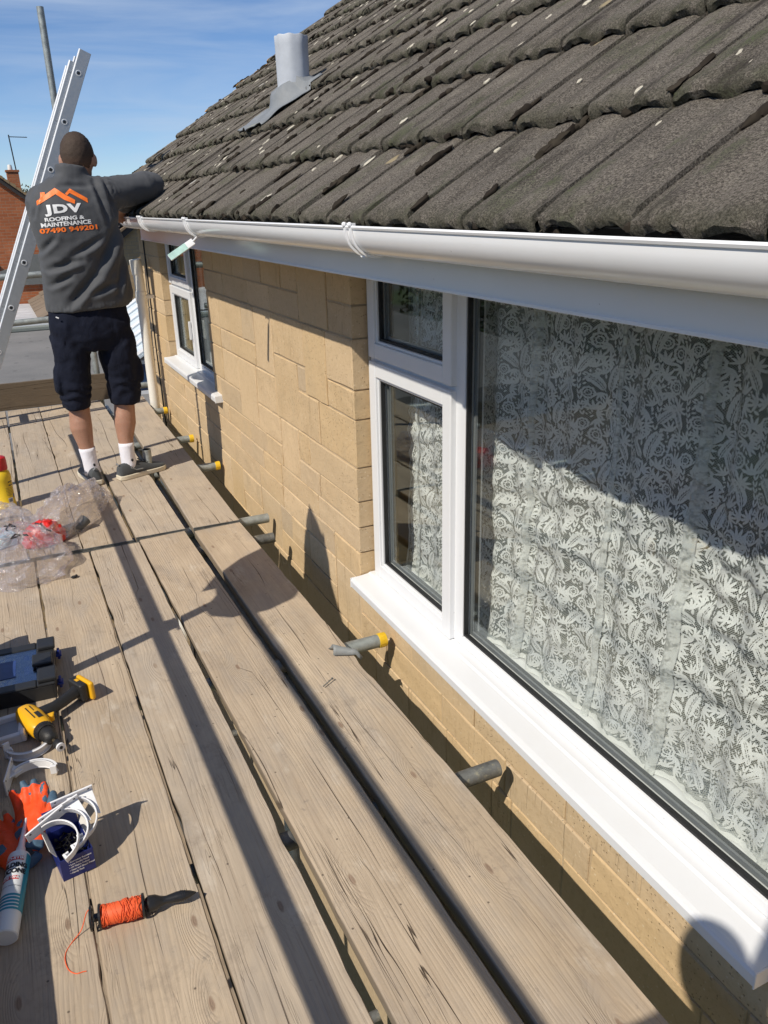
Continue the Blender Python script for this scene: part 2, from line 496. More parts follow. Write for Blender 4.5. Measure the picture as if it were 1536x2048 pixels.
def m_cloth(name, col, rough=0.8, weave=900, sheen=0.2, wr=14, wd=0.012, ws=0.5):
    k = NT(name)
    v = k.co(shift=False)
    n = k.noise(v, 6, 5)
    w = k.noise(v, weave, 2)
    c = k.mix(n, tuple(x * 0.82 for x in col), tuple(min(1, x * 1.18) for x in col))
    f = k.noise(k.mp(v, (1, 1, 0.62), rot=(0.35, 0.25, 0.4)), wr, 3, 0.5, 0.7)
    b1 = k.bump(f, ws, wd)
    return k.done(k.bsdf(color=c, rough=rough, sheen=sheen, spec=0.3, normal=k.bump(w, 0.18, 0.001, b1)))

def m_brick(name, c1, c2, mortar, sc=1.0):
    k = NT(name)
    v = k.co(shift=False)
    s = k.sep(v)
    vv = k.n("ShaderNodeCombineXYZ", {'X': k.ma('ADD', s[0], s[1]), 'Y': s[2], 'Z': 0.0}).outputs[0]
    br = k.n("ShaderNodeTexBrick", {'Vector': vv, 'Color1': c1, 'Color2': c2, 'Mortar': mortar, 'Scale': 1.0 * sc, 'Mortar Size': 0.006, 'Brick Width': 0.225, 'Row Height': 0.075, 'Bias': 0.1})
    n = k.noise(v, 1.2, 6, 0.7)
    n2 = k.noise(v, 12, 4, 0.7)
    c = k.mix(k.mr(n, 0.35, 0.7, 0, 0.5), br.outputs['Color'], tuple(x * 0.62 for x in c1))
    c = k.mix(k.mr(n2, 0.55, 0.75, 0, 0.4), c, tuple(min(1, x * 1.5) for x in c2))
    return k.done(k.bsdf(color=c, rough=0.93, spec=0.15, normal=k.bump(br.outputs['Fac'], 0.5, -0.006)))

def m_lace_sheet():
    """net ground of the curtain: fine mesh of holes between the motifs"""
    k = NT('lace_net')
    v = k.n("ShaderNodeUVMap").outputs[0]
    sx = k.sep(k.mp(v, (1, 1, 1), rot=(0, 0, radians(45))))
    a = k.ma('ABSOLUTE', k.ma('SINE', k.ma('MULTIPLY', sx[0], pi / 0.0040)))
    b = k.ma('ABSOLUTE', k.ma('SINE', k.ma('MULTIPLY', sx[1], pi / 0.0040)))
    net = k.mr(k.ma('MINIMUM', a, b), 0.26, 0.48, 0.93, 0.0)
    d = k.n("ShaderNodeBsdfDiffuse", {'Color': (0.66, 0.70, 0.68)})
    t = k.n("ShaderNodeBsdfTranslucent", {'Color': (0.66, 0.70, 0.68)})
    m1 = k.n("ShaderNodeMixShader", {0: 0.3, 1: d.outputs[0], 2: t.outputs[0]})
    tr = k.n("ShaderNodeBsdfTransparent")
    m2 = k.n("ShaderNodeMixShader", {0: net, 1: tr.outputs[0], 2: m1.outputs[0]})
    return k.done(m2.outputs[0])

def m_lace_motif():
    k = NT('lace_thread')
    v = k.n("ShaderNodeUVMap").outputs[0]
    n = k.noise(v, 260, 3)
    c = k.mix(n, (0.82, 0.835, 0.828), (0.93, 0.94, 0.935))
    d = k.n("ShaderNodeBsdfDiffuse", {'Color': c})
    t = k.n("ShaderNodeBsdfTranslucent", {'Color': c})
    m1 = k.n("ShaderNodeMixShader", {0: 0.28, 1: d.outputs[0], 2: t.outputs[0]})
    tr = k.n("ShaderNodeBsdfTransparent")
    ln = k.mr(k.noise(k.mp(v, (1, 1, 1)), 620, 2), 0.34, 0.44, 0.74, 1.0)
    m2 = k.n("ShaderNodeMixShader", {0: ln, 1: tr.outputs[0], 2: m1.outputs[0]})
    return k.done(m2.outputs[0])

def m_bag():
    k = NT('clear_polythene')
    v = k.co(shift=False)
    n = k.noise(v, 26, 5, 0.6, 0.8)
    n2 = k.noise(v, 80, 3, 0.6, 0.6)
    nb = k.bump(n2, 0.5, 0.006, k.bump(n, 0.8, 0.02))
    lw = k.n("ShaderNodeLayerWeight", {'Blend': 0.4})
    f = k.ma('MULTIPLY_ADD', k.ma('POWER', lw.outputs['Facing'], 2.0), 0.40, 0.12)
    gl = k.n("ShaderNodeBsdfGlossy", {'Color': (1, 1, 1), 'Roughness': 0.08, 'Normal': nb})
    df = k.n("ShaderNodeBsdfTranslucent", {'Color': (0.92, 0.86, 0.88)})
    d2 = k.n("ShaderNodeBsdfDiffuse", {'Color': (0.92, 0.86, 0.88)})
    tr = k.n("ShaderNodeBsdfTransparent", {'Color': (0.95, 0.94, 0.94)})
    dm = k.n("ShaderNodeMixShader", {0: 0.5, 1: df.outputs[0], 2: d2.outputs[0]})
    m1 = k.n("ShaderNodeMixShader", {0: k.mr(n, 0.35, 0.68, 0.07, 0.40), 1: tr.outputs[0], 2: dm.outputs[0]})
    m2 = k.n("ShaderNodeMixShader", {0: f, 1: m1.outputs[0], 2: gl.outputs[0]})
    return k.done(m2.outputs[0])

def m_ground():
    k = NT('ground_surface')
    v = k.co(shift=False)
    n = k.noise(v, 0.06, 5)
    f = k.noise(v, 9, 6, 0.7)
    c = k.mix(k.mr(f, 0.3, 0.7), (0.055, 0.055, 0.055), (0.12, 0.115, 0.105))
    gr = k.mix(k.mr(f, 0.3, 0.7), (0.045, 0.075, 0.022), (0.09, 0.12, 0.045))
    c = k.mix(k.mr(n, 0.5, 0.56, 0, 1), c, gr)
    return k.done(k.bsdf(color=c, rough=0.95, normal=k.bump(f, 0.6, 0.03)))

def m_felt():
    k = NT('roofing_felt')
    v = k.co(shift=False)
    n = k.noise(v, 0.8, 6, 0.65)
    g = k.noise(v, 38, 4, 0.8)
    sp = k.ma('MULTIPLY', k.mr(k.voro(k.mp(v, (1, .6, 1)), 5.0), 0.12, 0.25, 1, 0), k.mr(k.sep(k.voro(k.mp(v, (1, .6, 1)), 5.0, 'Color'))[0], 0.55, 0.6, 0, 1))
    c = k.mix(k.mr(n, 0.3, 0.7), (0.15, 0.15, 0.15), (0.225, 0.22, 0.215))
    c = k.mix(k.mr(g, 0.52, 0.7, 0, 0.6), c, (0.26, 0.255, 0.25))
    c = k.mix(k.ma('MULTIPLY', sp, 0.35), c, (0.05, 0.05, 0.05))
    return k.done(k.bsdf(color=c, rough=0.95, normal=k.bump(g, 0.5, 0.01)))

def m_leaf(name, a, b):
    k = NT(name)
    n = k.noise(k.co(shift=False), 1.3, 5, 0.7)
    r = k.n("ShaderNodeNewGeometry").outputs['Random Per Island']
    c = k.mix(k.ma('MULTIPLY_ADD', r, 0.6, k.ma('MULTIPLY', n, 0.4)), a, b)
    return k.done(k.bsdf(color=c, rough=0.9, spec=0.1))

WOOD = m_wood()
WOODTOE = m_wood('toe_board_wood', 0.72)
STONE = m_stone()
MORTAR = plain('wall_mortar', (0.45, 0.345, 0.22), 0.95, var=0.3, scale=40, bump=0.5)
TILE = m_tile()
UPVC = m_upvc()
UPVC2 = m_upvc('white_gutter_plastic', (0.87, 0.87, 0.88), 0.13)
GLASS = m_glass()
GALV = m_galv()
GALVD = m_galv('weathered_tube', (0.20, 0.205, 0.20), 0.5)
ALU = plain('ladder_aluminium', (0.46, 0.47, 0.48), 0.42, 0.75, 0.1, 60)
ALUB = plain('bright_aluminium_edge', (0.86, 0.87, 0.88), 0.45, 0.35, 0.06, 60)
BLACK = plain('black_rubber', (0.012, 0.012, 0.013), 0.55, var=0.2)
DARKIN = plain('dark_interior', (0.10, 0.085, 0.07), 0.9)
GREY = plain('grey_seal', (0.20, 0.21, 0.22), 0.5)
YELLOWCAP = plain('yellow_plastic', (0.78, 0.50, 0.03), 0.4, var=0.15)
MOSS = m_leaf('roof_moss', (0.014, 0.010, 0.009), (0.055, 0.046, 0.034))
LICHEN = plain('lichen_crust', (0.52, 0.48, 0.39), 0.95, var=0.4, scale=90, bump=0.6)
# ================================================================== house
GZ = -3.5
W = 1.12
house = empty('house', (1.3, 3.0, GZ), label='tan stone house with mossy tiled roof, white gutter and lace-curtained window', cat='house', world=True)

def holes_free(y0, y1, z0, z1, holes):
    for (a, b, c, d) in holes:
        if y0 < b - 1e-4 and y1 > a + 1e-4 and z0 < d - 1e-4 and z1 > c + 1e-4:
            return False
    return True
HN = (0.69, 2.65, 0.04, 1.32)       # near window opening  y0 y1 z0 z1
HF = (4.78, 6.12, 0.37, 1.32)       # far window opening
HOLES = [HN, HF]
YE = 6.86
mb = MB()
XB0, XB1 = W + 0.0052, W + 0.16
ys = [-1.6, HN[0] - 0.006, HN[1] + 0.006, HF[0] - 0.006, HF[1] + 0.006, YE - 0.006]
mb.box(XB0, XB1, ys[0], ys[5], GZ, HN[2] - 0.006)
mb.box(XB0, XB1, ys[0], ys[1], HN[2] - 0.006, 1.42)
mb.box(XB0, XB1, ys[2], ys[3], HN[2] - 0.006, 1.42)
mb.box(XB0, XB1, ys[3], ys[4], HN[2] - 0.006, HF[2] - 0.006)
mb.box(XB0, XB1, ys[4], ys[5], HN[2] - 0.006, 1.42)
mb.box(XB0, XB1, ys[1], ys[2], 1.32, 1.42)
mb.box(XB0, XB1, ys[3], ys[4], 1.32, 1.42)
mb.box(XB1, 8.0, YE - 0.2, YE - 0.006, GZ, 1.42)         # return wall at the far gable
front_wall = mb.build('front_wall', MORTAR, house)

# snecked coursing: fill a grid of thin courses with blocks one to three courses high
zs = [-1.02, -0.83, -0.71, -0.52, -0.40, -0.215, -0.095, 0.04, 0.16, 0.265, 0.37, 0.505, 0.69, 0.80, 0.985, 1.10, 1.325]
DY = 0.035
ny = int((YE + 0.1) / DY)
def cell_free(i, j):
    y0 = -0.1 + j * DY
    return holes_free(y0 + 0.012, y0 + DY - 0.012, zs[i] + 0.01, zs[i + 1] - 0.01, HOLES)
occ = [[not cell_free(i, j) for j in range(ny)] for i in range(len(zs) - 1)]
hole_occ = [r[:] for r in occ]
rs = random.Random(5)
def snap(y):
    for e in (HN[0], HN[1], HF[0], HF[1]):
        if abs(y - e) < DY * 0.75: return e
    return y
nst = 0
for i in range(len(zs) - 1):
    j = 0
    while j < ny:
        if occ[i][j]: j += 1; continue
        hmax = 1 if rs.random() < 0.88 else 2
        while i + hmax > len(zs) - 1: hmax -= 1
        while hmax > 1 and any(occ[i + q][j] for q in range(hmax)): hmax -= 1
        want = int(rs.uniform(0.22, 0.52 if hmax == 1 else 0.34) / DY)
        n = 0
        while n < want and j + n < ny and all(not occ[i + q][j + n] for q in range(hmax)): n += 1
        rem = 0
        while j + n + rem < ny and not occ[i][j + n + rem]: rem += 1
        if 0 < rem <= 2 and all(not occ[i + q][j + n + t] for q in range(hmax) for t in range(rem)): n += rem
        for q in range(hmax):
            for t in range(n): occ[i + q][j + t] = True
        y0, y1 = snap(-0.1 + j * DY), snap(-0.1 + (j + n) * DY)
        if j + n >= ny: y1 = YE
        g = 0.0036
        z0, z1 = zs[i] + g, zs[i + hmax] - g
        a, b = y0 + (0 if y0 in (HN[1], HF[1]) else g), y1 - (0 if y1 in (HN[0], HF[0], YE) else g)
        blocks.append((z0, z1, a, b, y0, y1)) if False else None
        pr = rs.uniform(-0.0024, 0.0024)
        xf = W + pr
        xb = W + 0.15
        bv = rs.uniform(0.002, 0.004)
        jt = lambda: rs.uniform(-0.0022, 0.0022)
        # front face subdivided and slightly uneven, arrises worn
        ny_, nz_ = 4, 3
        vs = []; fs = []
        for p in range(ny_ + 1):
            for q in range(nz_ + 1):
                e = p in (0, ny_) or q in (0, nz_)
                yy = a + bv + (b - a - 2 * bv) * p / ny_; zz = z0 + bv + (z1 - z0 - 2 * bv) * q / nz_
                vs.append((xf + rs.uniform(-0.0011, 0.0011), yy + (jt() if e else 0), zz + (jt() if e else 0)))
        K = nz_ + 1
        for p in range(ny_):
            for q in range(nz_): fs.append((p * K + q, (p + 1) * K + q, (p + 1) * K + q + 1, p * K + q + 1))
        ring = [(p, 0) for p in range(ny_ + 1)] + [(ny_, q) for q in range(1, nz_ + 1)] + [(p, nz_) for p in range(ny_ - 1, -1, -1)] + [(0, q) for q in range(nz_ - 1, 0, -1)]
        base = len(vs)
        for (p, q) in ring:
            x_, y_, z_ = vs[p * K + q]
            yo = a if p == 0 else (b if p == ny_ else y_); zo = z0 if q == 0 else (z1 if q == nz_ else z_)
            vs.append((xf + bv * 1.1, yo, zo))
        m = len(ring)
        for (p, q) in ring:
            x_, y_, z_ = vs[p * K + q]
            yo = a if p == 0 else (b if p == ny_ else y_); zo = z0 if q == 0 else (z1 if q == nz_ else z_)
            vs.append((xb if (a in (HN[1], HF[1]) or b in (HN[0], HF[0], YE)) else xf + 0.02, yo, zo))
        for t in range(m):
            u = (t + 1) % m
            i0, i1 = ring[t][0] * K + ring[t][1], ring[u][0] * K + ring[u][1]
            fs.append((i0, base + t, base + u, i1))
            fs.append((base + t, base + m + t, base + m + u, base + u))
        MB().add(vs, fs).build('stone', STONE, front_wall)
        nst += 1
        j += n

# ------------------------------------------------------------------ rooms behind the windows
def room(y0, y1, z0, z1, d):
    mb = MB(); x0, x1, t = XB1 + 0.001, XB1 + d, 0.04
    mb.box(x1, x1 + t, y0, y1, z0, z1)
    mb.box(x0, x1, y0 - t, y0, z0, z1).box(x0, x1, y1, y1 + t, z0, z1)
    mb.box(x0, x1, y0, y1, z0 - t, z0).box(x0, x1, y0, y1, z1, z1 + t)
    return mb
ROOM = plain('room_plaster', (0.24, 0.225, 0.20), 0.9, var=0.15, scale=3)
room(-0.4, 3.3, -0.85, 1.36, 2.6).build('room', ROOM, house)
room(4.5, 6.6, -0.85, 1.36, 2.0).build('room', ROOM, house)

# ------------------------------------------------------------------ windows
def frame4(mb, y0, y1, z0, z1, w, x0, x1, wb=None):
    wb = wb or w
    mb.box(x0, x1, y0, y0 + w, z0, z1).box(x0, x1, y1 - w, y1, z0, z1)
    mb.box(x0 + 0.0006, x1, y0 + w, y1 - w, z0, z0 + wb).box(x0 + 0.0006, x1, y0 + w, y1 - w, z1 - w, z1)
    return mb

def glazing(parent, y0, y1, z0, z1, xg):
    frame4(MB(), y0, y1, z0, z1, 0.007, xg - 0.018, xg - 0.003).build('gasket', BLACK, parent)
    frame4(MB(), y0 + 0.001, y1 - 0.001, z0 + 0.001, z1 - 0.001, 0.014, xg + 0.006, xg + 0.013).build('spacer_bar', GREY, parent)
    frame4(MB(), y0, y1, z0, z1, 0.010, xg + 0.014, xg + 0.03).build('gasket', BLACK, parent)
    MB().box(xg - 0.002, xg + 0.002, y0 - 0.004, y1 + 0.004, z0 - 0.004, z1 + 0.004).build('pane', GLASS, parent)

def sash(win, y0, y1, z0, z1, w, handle=None):
    f = frame4(MB(), y0, y1, z0, z1, w, 1.170, 1.232)
    i = 0.010
    frame4(f, y0 + w - 0.0005, y1 - w + 0.0005, z0 + w - 0.0005, z1 - w + 0.0005, i, 1.178, 1.230)
    # mitre lines at the four corners are the seams between stile and rail
    f.build('sash', UPVC, win, bevel=0.0035)
    glazing(win, y0 + w + i, y1 - w - i, z0 + w + i, z1 - w - i, 1.204)

def sill(win, y0, y1, z):
    prof = [(1.078, z - 0.038), (1.076, z - 0.012), (1.080, z - 0.004), (1.090, z - 0.001), (1.150, z + 0.0055), (1.158, z + 0.010), (1.189, z + 0.010), (1.189, z - 0.02), (1.094, z - 0.02), (1.094, z - 0.038)]
    mb = MB(); n = len(prof)
    mb.loft([[(x, y0, zz) for x, zz in prof], [(x, y1, zz) for x, zz in prof]])
    s = mb.build('sill', UPVC, win)
    for y in (y0, y1):
        s_ = -1 if y == y0 else 1
        MB().box(1.0745, 1.186, min(y, y + s_ * 0.004), max(y, y + s_ * 0.004), z - 0.041, z + 0.0005).build('end_cap', UPVC, s, bevel=0.002)
    return s

def window(y0, y1, z0, ysash0, ymul0, ymul1, label):
    f = frame4(MB(), y0, y1, z0, 1.318, 0.042, 1.190, 1.256)
    f.box(1.190, 1.256, ymul0, ymul1, z0 + 0.042, 1.276)
    zt = 0.905
    f.box(1.1915, 1.256, ymul1, y1 - 0.042, zt, zt + 0.03)
    win = f.build('window', UPVC, house, bevel=0.003)
    win['label'] = label
    sash(win, ymul1 - 0.012, y1 - 0.030, z0 + 0.012, zt + 0.006, 0.052)
    sash(win, ymul1 - 0.012, y1 - 0.030, zt + 0.020, 1.305, 0.052)
    # fixed light with its glazing bead
    a, b, c, d = y0 + 0.042, ymul0, z0 + 0.042, 1.276
    frame4(MB(), a, b, c, d, 0.014, 1.196, 1.24).build('glazing_bead', UPVC, win, bevel=0.003)
    glazing(win, a + 0.014, b - 0.014, c + 0.014, d - 0.014, 1.204)
    MB().box(1.233, 1.256, ymul1 + 0.052, y1 - 0.09, z0 + 0.05, z0 + 0.053).build('drip_bar', UPVC, win)
    return win
bx('mastic_bead', plain('mastic', (0.45, 0.38, 0.28), 0.6, var=0.2), house, 1.1825, 1.1895, 2.6405, 2.6495, 0.08, 1.318, 0.002)
nwin = window(0.69, 2.649, 0.066, 2.045, 1.985, 2.046, 'big white window with a fixed pane, side casement and fanlight')
sill(nwin, 0.712, 2.642, 0.066)
fwin = window(4.785, 6.119, 0.396, 5.47, 5.405, 5.468, 'small white window beside the man')
sill(fwin, 4.62, 6.10, 0.396)
MB().box(1.150, 1.166, 5.475, 5.492, 0.60, 0.72).box(1.156, 1.176, 5.478, 5.489, 0.64, 0.68).build('handle', UPVC, fwin, bevel=0.003)
# inner window boards
bx('window_board', UPVC, nwin, 1.257, 1.52, 0.70, 2.68, 0.045, 0.070, 0.004)
bx('window_board', UPVC, fwin, 1.257, 1.44, 4.74, 6.16, 0.375, 0.400, 0.004)

# ------------------------------------------------------------------ roof
PITCH = radians(35.0)
RU = Vector((cos(PITCH), 0, sin(PITCH)))
RN = Vector((-sin(PITCH), 0, cos(PITCH)))
E0 = Vector((0.80, 0, 1.411))
VERGE = 7.08
def rp(y, s, h=0.0):
    return E0 + RU * s + RN * h + Vector((0, y, 0))
mb = MB()
SR = 4.55
for (ya, yb) in ((-1.6, VERGE - 0.05),):
    a = [rp(ya, 0.06, -0.03), rp(yb, 0.06, -0.03), rp(yb, SR, -0.03), rp(ya, SR, -0.03)]
    b = [p - Vector((0, 0, 0.10)) for p in a]
    mb.add(a + b, [(0, 1, 2, 3), (7, 6, 5, 4), (0, 4, 5, 1), (1, 5, 6, 2), (2, 6, 7, 3), (3, 7, 4, 0)])
    rx = a[2].x
    mir = lambda p: Vector((2 * rx - p.x, p.y, p.z))
    am = [mir(p) for p in a]; bm_ = [mir(p) for p in b]
    mb.add(am + bm_, [(3, 2, 1, 0), (4, 5, 6, 7), (0, 1, 5, 4), (1, 2, 6, 5), (2, 3, 7, 6), (3, 0, 4, 7)])
roof = mb.build('roof', plain('roof_underlay', (0.03, 0.03, 0.03), 0.9), house)

TW, TL, GA = 0.2125, 0.405, 0.322
def tile_mesh(seed):
    rr = random.Random(seed)
    nx = 18
    def top(x):
        u = x / TW
        # two shallow rolls, side lap stands a little proud
        return 0.0065 * (0.5 - 0.5 * cos(4 * pi * u)) ** 0.8 + (0.006 if u > 0.93 else 0) * (u - 0.93) / 0.07
    def low(x):
        u = x / TW
        rib = max(0.0, cos(4 * pi * u)) ** 0.8
        return -0.016 - 0.013 * rib
    mb = MB(); rows = []
    def row(y, f, jy, jz):
        r = []
        for i in range(nx + 1):
            x = TW * i / nx - 0.0016 * (1 if i == nx else 0) + 0.0016 * (1 if i == 0 else 0)
            r.append((x, y + rr.uniform(-jy, jy), f(x) + rr.uniform(-jz, jz)))
        return r
    rows.append(row(TL, top, 0, 0))
    rows.append(row(0.22, top, 0, 0.0006))
    rows.append(row(0.05, top, 0, 0.0008))
    rows.append(row(0.016, lambda x: top(x) - 0.0008, 0.003, 0.0022))
    rows.append(row(0.004, lambda x: top(x) - 0.005, 0.002, 0.002))
    rows.append(row(-0.001, lambda x: (top(x) + low(x)) * 0.5, 0.0030, 0.0022))
    rows.append(row(0.001, lambda x: low(x), 0.0032, 0.0030))
    rows.append(row(0.022, lambda x: low(x) + 0.004, 0, 0.001))
    rows.append(row(0.09, lambda x: -0.013, 0, 0))
    mb.loft(rows, caps=False, closed=False)
    # side laps
    n = nx + 1; K = len(mb.v)
    for side in (0, nx):
        vs = [mb.v[r * n + side] for r in range(6)]
        vl = [(x, y, z - 0.012) for x, y, z in vs]
        b = len(mb.v); mb.v += vs + vl
        for r in range(5):
            q = (b + r, b + r + 1, b + 6 + r + 1, b + 6 + r)
            mb.f.append(q)
    return mb
TM = []
for i in range(7):
    me = tile_mesh(100 + i).mesh('tile')
    me.materials.append(TILE)
    me.polygons.foreach_set('use_smooth', [True] * len(me.polygons))
    try: me.set_sharp_from_angle(angle=radians(48))
    except Exception: pass
    TM.append(me)
camM = mc.inverted()
def project(p):
    q = camM @ Vector(p)
    if q.z > -0.05: return None
    f = 1614.39
    return (768 + q.x / -q.z * f, 1024 - q.y / -q.z * f, -q.z)
tr_ = random.Random(21)
tiles = []
rows_s = [-0.030] + [0.272 + GA * k for k in range(14)]
for k, s0 in enumerate(rows_s):
    if s0 > SR - 0.1: break
    for j in range(36):
        yhi = VERGE - j * (TW + 0.0018)
        if yhi < -0.6: break
        s = s0 + tr_.uniform(-0.006, 0.006)
        tilt = atan2(0.026, GA) + tr_.uniform(-0.006, 0.006)
        bx_, by_ = Vector((0, -1, 0)), (RU * cos(tilt) - RN * sin(tilt)).normalized()
        rz = tr_.uniform(-0.010, 0.010)
        bx2 = (bx_ * cos(rz) + by_ * sin(rz)).normalized(); by2 = (by_ * cos(rz) - bx_ * sin(rz)).normalized()
        bz = bx2.cross(by2)
        org = rp(yhi + tr_.uniform(-0.001, 0.001), s, 0.020 + tr_.uniform(-0.003, 0.003))
        M4 = Matrix((bx2, by2, bz)).transposed().to_4x4(); M4.translation = org
        ctr = org + by2 * 0.15 + bx2 * 0.1
        pj = project(ctr)
        area = 0
        if pj and -160 < pj[0] < 1700 and -160 < pj[1] < 2000:
            area = 1.0 / pj[2] ** 2
        tiles.append((area, M4, tr_.randrange(7)))
tiles.sort(key=lambda t: -t[0])
vis = [t for t in tiles if t[0] > 0]
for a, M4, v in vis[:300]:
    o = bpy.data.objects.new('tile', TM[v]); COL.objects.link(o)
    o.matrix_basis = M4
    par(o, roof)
mb = MB()
for a, M4, v in vis[300:] + [t for t in tiles if t[0] == 0]:
    me = TM[v]
    mb.add([M4 @ q.co for q in me.vertices], [tuple(p.vertices) for p in me.polygons])
if mb.v:
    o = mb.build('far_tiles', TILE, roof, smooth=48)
    tag(o, kind='stuff')
# verge: mortar bedding under the end tiles, orange lichen on it
mb = MB(); mb2 = MB()
for k in range(len(rows_s) - 1):
    s0 = rows_s[k]
    if s0 > SR - 0.2: break
    p = [rp(VERGE - 0.005, s0 + 0.012, 0.008), rp(VERGE - 0.005, s0 + GA + 0.01, -0.018), rp(VERGE - 0.005, s0 + GA + 0.01, -0.06), rp(VERGE - 0.005, s0 + 0.012, -0.05)]
    q = [x - Vector((0, 0.09, 0)) for x in p]
    mb.add(p + q, [(0, 1, 2, 3), (7, 6, 5, 4), (0, 4, 5, 1), (1, 5, 6, 2), (2, 6, 7, 3), (3, 7, 4, 0)])
    for _ in range(7):
        sc = tr_.uniform(0.015, 0.05)
        fr_ = tr_.uniform(0.02, GA); c = rp(VERGE - tr_.uniform(0.0, 0.05), s0 + fr_, 0.020 - 0.081 * fr_)
        mb2.sph(c, (sc, sc * 0.5, 0.006), 7, 4, Matrix.Rotation(-PITCH, 3, 'Y'))
mb.build('verge_mortar', MORTAR, roof)
tag(mb2.build('verge_lichen', plain('orange_lichen', (0.42, 0.21, 0.035), 0.95, var=0.45, scale=60), roof, smooth=True), kind='stuff')

# moss cushions in the joints and along the course edges
mb = MB(); ml = MB()
def lump(m, c, r, ang=0.0):
    rot = Matrix((RU, Vector((0, 1, 0)), RN)).transposed()
    n0 = len(m.v)
    m.sph(c, (r[0], r[1], r[2]), 8, 5, rot)
    for i in range(n0, len(m.v)):
        p = Vector(m.v[i]); d = p - Vector(c)
        k = 1 + 0.75 * noise.noise(p * 85) + 0.35 * noise.noise(p * 210)
        m.v[i] = tuple(Vector(c) + d * k)
for _ in range(640):
    j = tr_.randrange(0, 34)
    y = VERGE - j * (TW + 0.0018) + tr_.uniform(-0.004, 0.004)
    s = tr_.uniform(-0.03, 3.6)
    n = tr_.choice([1, 1, 2, 3, 5])
    kk = int((s - 0.272) // GA)
    fr = (s - (0.272 + kk * GA)) if s > 0.272 else s + 0.03
    h = 0.024 - 0.080 * fr
    st = tr_.uniform(0.010, 0.020)
    for q in range(n):
        lump(mb, rp(y, s + q * st * 1.4, h - 0.1 * q * st), (st * tr_.uniform(0.9, 1.6), tr_.uniform(0.005, 0.011), tr_.uniform(0.004, 0.009)))
for _ in range(700):
    k = tr_.randrange(0, 11)
    s = rows_s[k] + tr_.uniform(-0.006, 0.012)
    y = tr_.uniform(0.5, VERGE)
    r = tr_.uniform(0.003, 0.010)
    lump(mb, rp(y, s, tr_.uniform(-0.012, 0.022)), (r * 1.2, r * tr_.uniform(1, 2.2), r))
tag(mb.build('moss', MOSS, roof, smooth=True), kind='stuff')
# pale lichen crusts
for _ in range(360):
    k = tr_.randrange(0, 11)
    fr = tr_.uniform(0.02, 0.30)
    s = rows_s[k] + fr
    y = tr_.uniform(0.5, VERGE)
    u = ((VERGE - y) % (TW + 0.0018)) / TW
    h = 0.0205 + 0.0065 * (0.5 - 0.5 * cos(4 * pi * u)) ** 0.8 - 0.0815 * fr
    r = tr_.uniform(0.004, 0.017) * tr_.choice([0.7, 1, 1.4])
    lump(ml, rp(y, s, h + 0.0012), (r * tr_.uniform(0.8, 1.7), r * tr_.uniform(0.5, 0.9), 0.0030))
tag(ml.build('lichen', LICHEN, roof, smooth=True), kind='stuff')

# lead vent pipe with its flashing slate
LEADP = plain('vent_pipe_paint', (0.46, 0.49, 0.54), 0.6, 0.0, 0.3, 9, 0.25, bscale=30)
vc = Vector((1.525, 4.21, 0))
rings = []
for i, (z, r, fl) in enumerate([(1.78, 0.080, 0), (1.90, 0.079, 0), (2.0, 0.079, 0.2), (2.08, 0.080, 0.15), (2.145, 0.080, 0.3), (2.182, 0.081, 0.4), (2.188, 0.078, 0.4), (2.184, 0.072, 0.3), (2.10, 0.068, 0.1), (1.95, 0.068, 0)]):
    ring = []
    for q in range(48):
        a = 2 * pi * q / 48
        rr = r + fl * 0.0035 * sin(a * 9 + 0.6) 
        ring.append((vc.x + rr * cos(a), vc.y + rr * sin(a), z + fl * 0.005 * sin(a * 9 + 1.0)))
    rings.append(ring)
vp = MB().loft(rings, caps=False).build('vent_pipe', LEADP, house, smooth=True)
MB().add([(vc.x + 0.0675 * cos(2 * pi * q / 24), vc.y + 0.0675 * sin(2 * pi * q / 24), 2.0) for q in range(24)], [tuple(range(24))]).build('pipe_bore', BLACK, vp)
LEAD = NT('lead_flashing')
_v = LEAD.co(shift=False)
_n = LEAD.noise(_v, 12, 5)
_c = LEAD.mix(_n, (0.13, 0.145, 0.16), (0.27, 0.285, 0.30))
_y = LEAD.noise(LEAD.mp(_v, (6, 5, 6)), 1.0, 4, 0.6)
_c = LEAD.mix(LEAD.mr(_y, 0.58, 0.68, 0, 0.75), _c, (0.46, 0.41, 0.13))
LEAD = LEAD.done(LEAD.bsdf(color=_c, rough=0.6, spec=0.4, normal=LEAD.bump(LEAD.noise(_v, 30, 4), 0.4, 0.006)))
mb = MB()
NI, NJ = 14, 22
gr = []
for i in range(NI + 1):
    row = []
    for j in range(NJ + 1):
        y = 4.03 + 0.39 * i / NI; s = 0.60 + 0.40 * j / NJ
        kk = int((s - 0.272) // GA); fr = s - (0.272 + kk * GA)
        h = 0.032 - 0.0815 * min(fr, 0.3) + 0.004 + 0.0045 * sin(y * 2 * pi / 0.106)
        h = max(h, 0.010 + 0.007 * sin(y * 2 * pi / 0.106))
        d = (Vector((rp(y, s).x, y, 0)) - Vector((vc.x, vc.y, 0))).length
        h += 0.010 * noise.noise(Vector((y * 16, s * 13, 7))) + 0.16 * max(0, 1 - max(0, d - 0.075) / 0.06) ** 2.2 * (0.42 if d < 0.2 else 0)
        row.append(rp(y + 0.012 * noise.noise(Vector((y * 9, s * 9, 2))), s + 0.03 * noise.noise(Vector((y * 8, 4, 1))) * (1 if j == 0 else 0.3), h))
    gr.append(row)
fl = MB().loft(gr, caps=False, closed=False).build('flashing', LEAD, vp, smooth='all')
so_ = fl.modifiers.new('s', 'SOLIDIFY'); so_.thickness = 0.004

